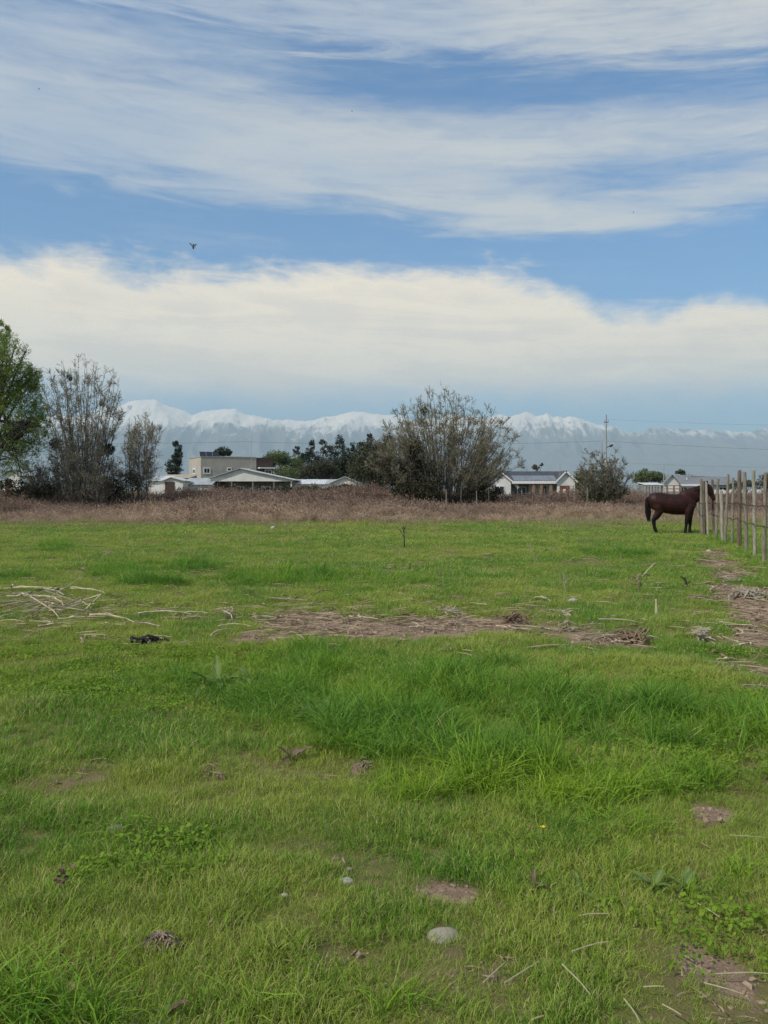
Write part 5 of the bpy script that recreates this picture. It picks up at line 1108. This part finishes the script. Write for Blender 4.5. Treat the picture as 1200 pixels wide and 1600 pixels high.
def stone(px, py, w_, hfac, label, m_, sink=.3, seed=1):
    p = gpz(px, py); r = random.Random(seed); sz = w_ * p.y / F / 2; bm = bmesh.new(); bmesh.ops.create_icosphere(bm, subdivisions=4, radius=1)
    ph1, ph2 = r.uniform(0, 6), r.uniform(0, 6)
    for v in bm.verts:
        c = v.co; k = 1 + .09 * math.sin(2.3 * c.x + ph1) + .07 * math.sin(3.1 * c.y + ph2) + .04 * math.sin(5 * c.z + 4 * c.x + ph1) + .012 * math.sin(17 * c.x + 13 * c.y + ph2)
        v.co = Vector((c.x * sz * k, c.y * sz * .75 * k, c.z * sz * hfac * k))
    me = bpy.data.meshes.new('stone'); bm.to_mesh(me); bm.free()
    o = mesh_obj('stone', me, m_, None, (p.x, p.y, p.z + sz * hfac * (1 - sink) - .2 * sz), True); o.rotation_euler.z = r.uniform(-.5, .5); return tag(o, label, 'stone')
st_m = mat('field_stone', (.31, .285, .225), (.22, .20, .155), 9, .9, .4, 60); st_p = mat('pale_stone', (.42, .40, .35), (.32, .30, .26), 12, .9, .3, 60); st_g = mat('grey_stone', (.27, .25, .215), (.20, .185, .155), 14, .9, .4, 60); st_o = mat('sandy_stone', (.46, .33, .20), (.34, .24, .15), 14, .9, .4, 60)
stone(692, 1460, 62, .42, 'rounded grey-buff stone half sunk in the short grass', st_m, .62, 1)
stone(180, 1304, 34, .5, 'flat grey stone among the clover', st_g, .2, 2)
stone(541, 1378, 24, .5, 'small whitish stone beside a thin worn patch', st_p, .2, 3)
stone(895, 943, 17, .55, 'white stone lying above the soil strip', st_p, .2, 4)
stone(445, 1410, 12, .6, 'tiny pale pebble in the short grass', st_p, .2, 5)
stone(115, 1548, 30, .8, 'sandy brown stone at the edge of the bright long grass', st_o, .25, 6)
stone(427, 827, 8, .7, 'white speck of a stone near the dead weeds', st_p, .1, 7)
stone(545, 1358, 11, .5, 'little buff pebble just above the small whitish stone', st_m, .2, 8)
stone(805, 962, 14, .5, 'sandy flat stone on the turf above the brown stalk heap', st_o, .2, 9)
stone(1108, 862, 9, .6, 'pale stone at the far end of the trampled path', st_p, .1, 10)

dock_m = leafmat('dock_leaf', (0.095, 0.175, 0.035), (0.17, 0.245, 0.065), .3, 14, .15, tip=(.30, .36, .14), rough=.5)
dock_d = leafmat('withered_leaf', (0.115, 0.085, 0.055), (0.20, 0.15, 0.10), .15, 9, .2, rough=.8)
def leaf_mesh(L, w_, bend, seed, fold=.3):
    r = random.Random(seed); n = 14; vs_, fs, rib = [], [], []; twist = r.uniform(-.7, .7); side = r.uniform(-.18, .18)
    for i in range(n + 1):
        t_ = i / n; ang = bend * t_; x_ = L * (math.sin(ang) / max(bend, .01)); z_ = -L * ((1 - math.cos(ang)) / max(bend, .01)); y_ = side * L * t_ * t_
        ww = 0.0 if t_ < .16 else w_ * math.sin(math.pi * ((t_ - .16) / .84) ** .8) ** .8
        ww = ww * (1 + .16 * math.sin(t_ * 31 + seed)) + .010 * (1 - t_); tw = twist * t_
        for k in (-1, -.5, 0, .5, 1):
            wob = w_ * .16 * math.sin(t_ * 22 + k * 2.2 + seed) * abs(k); up = ww * fold * abs(k) + wob
            vs_.append((x_, y_ + ww * k * math.cos(tw), z_ + up + ww * k * math.sin(tw))); rib.append(.55 if k == 0 else .06 * (i % 2))
    for i in range(n):
        for k in range(4): a = 5 * i + k; fs.append((a, a + 1, a + 6, a + 5))
    me = bpy.data.meshes.new('leaf'); me.from_pydata(vs_, [], fs); me.update(); me.polygons.foreach_set('use_smooth', np.ones(len(me.polygons), bool)); attr(me, 'dry', rib); return me
LEAF = [leaf_mesh(1.0, .115, b_, k) for k, b_ in enumerate((.5, .9, 1.4, 1.9))]; LEAFD = [leaf_mesh(1.0, .10, b_, 20 + k, .9) for k, b_ in enumerate((.7, 1.3, 1.9, 2.4))]
for me in LEAF: me.materials.append(dock_m)
for me in LEAFD: me.materials.append(dock_d)
def dock(px, py, size_px, n, label, withered=0, up=(.5, 1.2), seed=0, name='dock_plant'):
    p = gpz(px, py); r = random.Random(seed); rt = empty(name, p, 0, label, 'weed'); L0 = 1.15 * size_px * p.y / F
    for k in range(n):
        o = bpy.data.objects.new('leaf', (LEAFD if k < withered else LEAF)[r.randrange(4)]); o.parent = rt; L = L0 * r.uniform(.65, 1.1); o.scale = (L, L * r.uniform(.9, 1.3), L)
        o.rotation_euler = (r.uniform(-.4, .4), -r.uniform(*up), 6.283 * k / n + r.uniform(-.4, .4)); o.location = (0, 0, .01); col.objects.link(o)
    MB().tube([(0, 0, -.02), (0.005, 0, L0 * .35)], [L0 * .03, L0 * .02], 6).build('stem', dock_m, rt)
    return rt
dock(340, 1082, 56, 13, 'dock plant with broad arching leaves at the turf end of the long grass', 0, (.8, 1.35), 1)
dock(395, 1078, 42, 9, 'smaller dock plant with one curled leaf next to the arching one', 0, (.8, 1.3), 2)
dock(495, 1128, 46, 8, 'dock plant with two pale leaves and a dark stalk in the long grass', 1, (.8, 1.35), 3)
dock(1022, 1392, 44, 6, 'dock plant with one tall pale upright leaf', 0, (.9, 1.4), 4)
dock(1068, 1390, 42, 5, 'dock plant with a leaf curving to the side next to the pale upright leaf', 0, (.7, 1.2), 5)
dock(940, 1412, 34, 8, 'withered grey-green dock plant low in the grass', 3, (.2, .7), 6)
dock(833, 1390, 32, 4, 'half withered brown dock plant in the short grass', 2, (.8, 1.3), 7)
dock(905, 1382, 30, 4, 'little green dock rosette beside the withered ones', 0, (.6, 1.1), 8)
dock(955, 1340, 20, 4, 'tiny shrivelled brown dock rosette', 4, (.2, .6), 9)
dock(258, 1606, 50, 5, 'dock plant with grey-green leaf at the foot of the bright long grass', 1, (.5, 1.0), 10)
dock(10, 1575, 50, 4, 'dark dock leaves low in the bright long grass', 0, (.2, .6), 11)
dock(330, 1212, 32, 5, 'shrivelled brown weed in a thin worn patch', 5, (.1, .5), 12, 'withered_weed')
dock(390, 1142, 24, 5, 'dark shrivelled leaves at the lower edge of the long grass', 4, (.1, .6), 13, 'withered_weed')
dock(455, 1190, 40, 4, 'upright brown withered leaf in the long grass edge', 4, (.7, 1.2), 14, 'withered_weed')
dock(640, 1092, 26, 4, 'pale withered leaf caught in the long grass top', 4, (.6, 1.2), 15, 'withered_weed')
dock(1075, 918, 22, 6, 'dark leafy weed with a pale stick beside the path', 0, (.4, 1.0), 16, 'leafy_weed')
dock(210, 1084, 24, 4, 'dark twisted weed left of the arching dock', 4, (.1, .5), 17, 'withered_weed')
def weed_stem(foot_px, tip_px, label, r0=.006, m_=None, heads=0, mid=None, name='weed_stem', depth=None, branches=0):
    f = gpz(*foot_px); tp = at(tip_px[0], tip_px[1], depth or f.y); c = f.lerp(tp, .5) if mid is None else at(mid[0], mid[1], f.y)
    rt = empty(name, f, 0, label, 'weed'); b = MB(); pts = []
    for k in range(7): t_ = k / 6; pts.append(((1 - t_) ** 2) * f + 2 * t_ * (1 - t_) * c + t_ * t_ * tp - f)
    pts[0] = pts[0] - Vector((0, 0, .02)); b.tube(pts, [r0 * (1 - .09 * k) for k in range(7)], 6); 
    for _ in range(branches):
        k = random.randrange(2, 6); d = (pts[k + 1] - pts[k]).normalized() + Vector((random.gauss(0, .7), random.gauss(0, .7), .3)); L = (tp - f).length * random.uniform(.15, .35); b.tube([pts[k], pts[k] + d * L * .5, pts[k] + d * L + Vector((0, 0, .02))], [r0 * .6, r0 * .5, r0 * .25], 4)
    b.build('stem', m_ or stalk_ms[2], rt)
    if heads:
        h = MB()
        for _ in range(heads): 
            q = pts[-1] + Vector((random.gauss(0, .012), random.gauss(0, .012), random.uniform(-.05, .01))); a = random.uniform(0, 6.28); d = Vector((math.cos(a), math.sin(a), .5)).normalized() * .02; s_ = d.orthogonal() * .3; h.raw([q, q + d * .5 + s_, q + d, q + d * .5 - s_], [(0, 1, 2, 3)])
        h.build('seed_head', dock_d, rt)
    return rt
grn_s = mat('green_stem', (.045, .06, .03), (.03, .04, .022), 9, .7)
weed_stem((632, 858), (631, 822), 'thin dark upright stem standing alone in mid-field', .020, charred, branches=3)
weed_stem((94, 1528), (98, 1360), 'tall thin dry stem with a drooping seed head left of the dung clump', .0022, stalk_ms[2], 22, (92, 1420))
weed_stem((66, 1566), (-14, 1492), 'thick dark green stem leaning over the bright long grass', .0052, grn_s, 0, (28, 1526))
weed_stem((32, 1545), (0, 1478), 'hair-thin stem crossing the thick dark green one', .0016, grn_s)
weed_stem((176, 1072), (175, 1034), 'slender dark stem in the turf left of the dock plants', .006, stalk_ms[2], branches=2)
weed_stem((845, 885), (828, 855), 'grey dry weed stem leaning in mid-field', .008, stalk_ms[1], branches=3)
weed_stem((884, 928), (880, 898), 'grey branched dry weed above the soil strip', .009, stalk_ms[1], branches=6)
weed_stem((1000, 905), (1022, 880), 'pale slanting stick beside the dark green grass patch', .014, stalk_ms[0], branches=1)
weed_stem((1074, 922), (1070, 902), 'short black stick beside the path', .022, charred)
weed_stem((1026, 960), (1025, 936), 'pale upright broken stalk near the path', .022, stalk_ms[0])
weed_stem((640, 893), (641, 880), 'short dark stub in the dark green grass band', .014, charred)
weed_stem((395, 1180), (425, 1120), 'brown slanting stem rising from the shrivelled leaves', .0045, stalk_ms[2])
def flower():
    p = gpz(848, 1314); rt = empty('yellow_flower', p, 0, 'tiny yellow flower alone in the short grass', 'flower'); h = .075
    MB().tube([(0, 0, -.01), (.004, 0, h * .6), (0, 0, h)], .0016, 5).build('stem', grn_s, rt)
    ym = mat('yellow_petal', (.75, .60, .03), (.62, .48, .02), 30, .6)
    for k in range(5):
        a = 6.283 * k / 5; d = Vector((math.cos(a), math.sin(a), .35)); s_ = Vector((-math.sin(a), math.cos(a), 0)); c = Vector((0, 0, h)); MB().raw([c, c + d * .008 + s_ * .005, c + d * .015, c + d * .008 - s_ * .005], [(0, 1, 2, 3)]).build('petal', ym, rt)
flower()
def fly(px, py, d, size, label):
    c = at(px, py, d); rt = empty('fly', c, .6, label, 'fly'); s = size; bm = MB(); fm = mat('fly_body', (.10, .12, .15), (.14, .16, .2), 300, .5)
    bd = MB().tube([(0, 0, -.5 * s), (0, 0, -.38 * s), (0, 0, -.1 * s), (0, 0, .12 * s), (0, 0, .2 * s), (0, 0, .36 * s), (0, 0, .5 * s)], [.03 * s, .15 * s, .2 * s, .16 * s, .15 * s, .17 * s, .05 * s], 10).build('body', fm, rt, None, True)
    wm = mat('fly_wing', (.22, .24, .28), (.3, .32, .36), 200, .3)
    for sg in (-1, 1): MB().slab((sg * .08 * s, .05 * s, .15 * s), (sg * .55 * s, .12 * s, .62 * s), (sg * .72 * s, .14 * s, .45 * s), (sg * .2 * s, .08 * s, .0), .01 * s).build('wing', wm, rt)
    for sg in (-1, 1):
        for k in range(3): MB().tube([(sg * .1 * s, -.05 * s, (.1 - .12 * k) * s), (sg * .32 * s, -.22 * s, (.12 - .2 * k) * s), (sg * .38 * s, -.2 * s, (-.05 - .22 * k) * s)], .014 * s, 4).build('leg', fm, rt)
fly(302, 385, .80, .0052, 'dark fly hovering in the blue gap above the cloud bank')
for px, py, lb in [(61, 139, 'speck of an insect against the pale veil of cloud'), (550, 174, 'speck of an insect below the upper blue gap'), (990, 332, 'speck of an insect against the lower edge of the thick streak')]: fly(px, py, 3.2, .0055, lb)
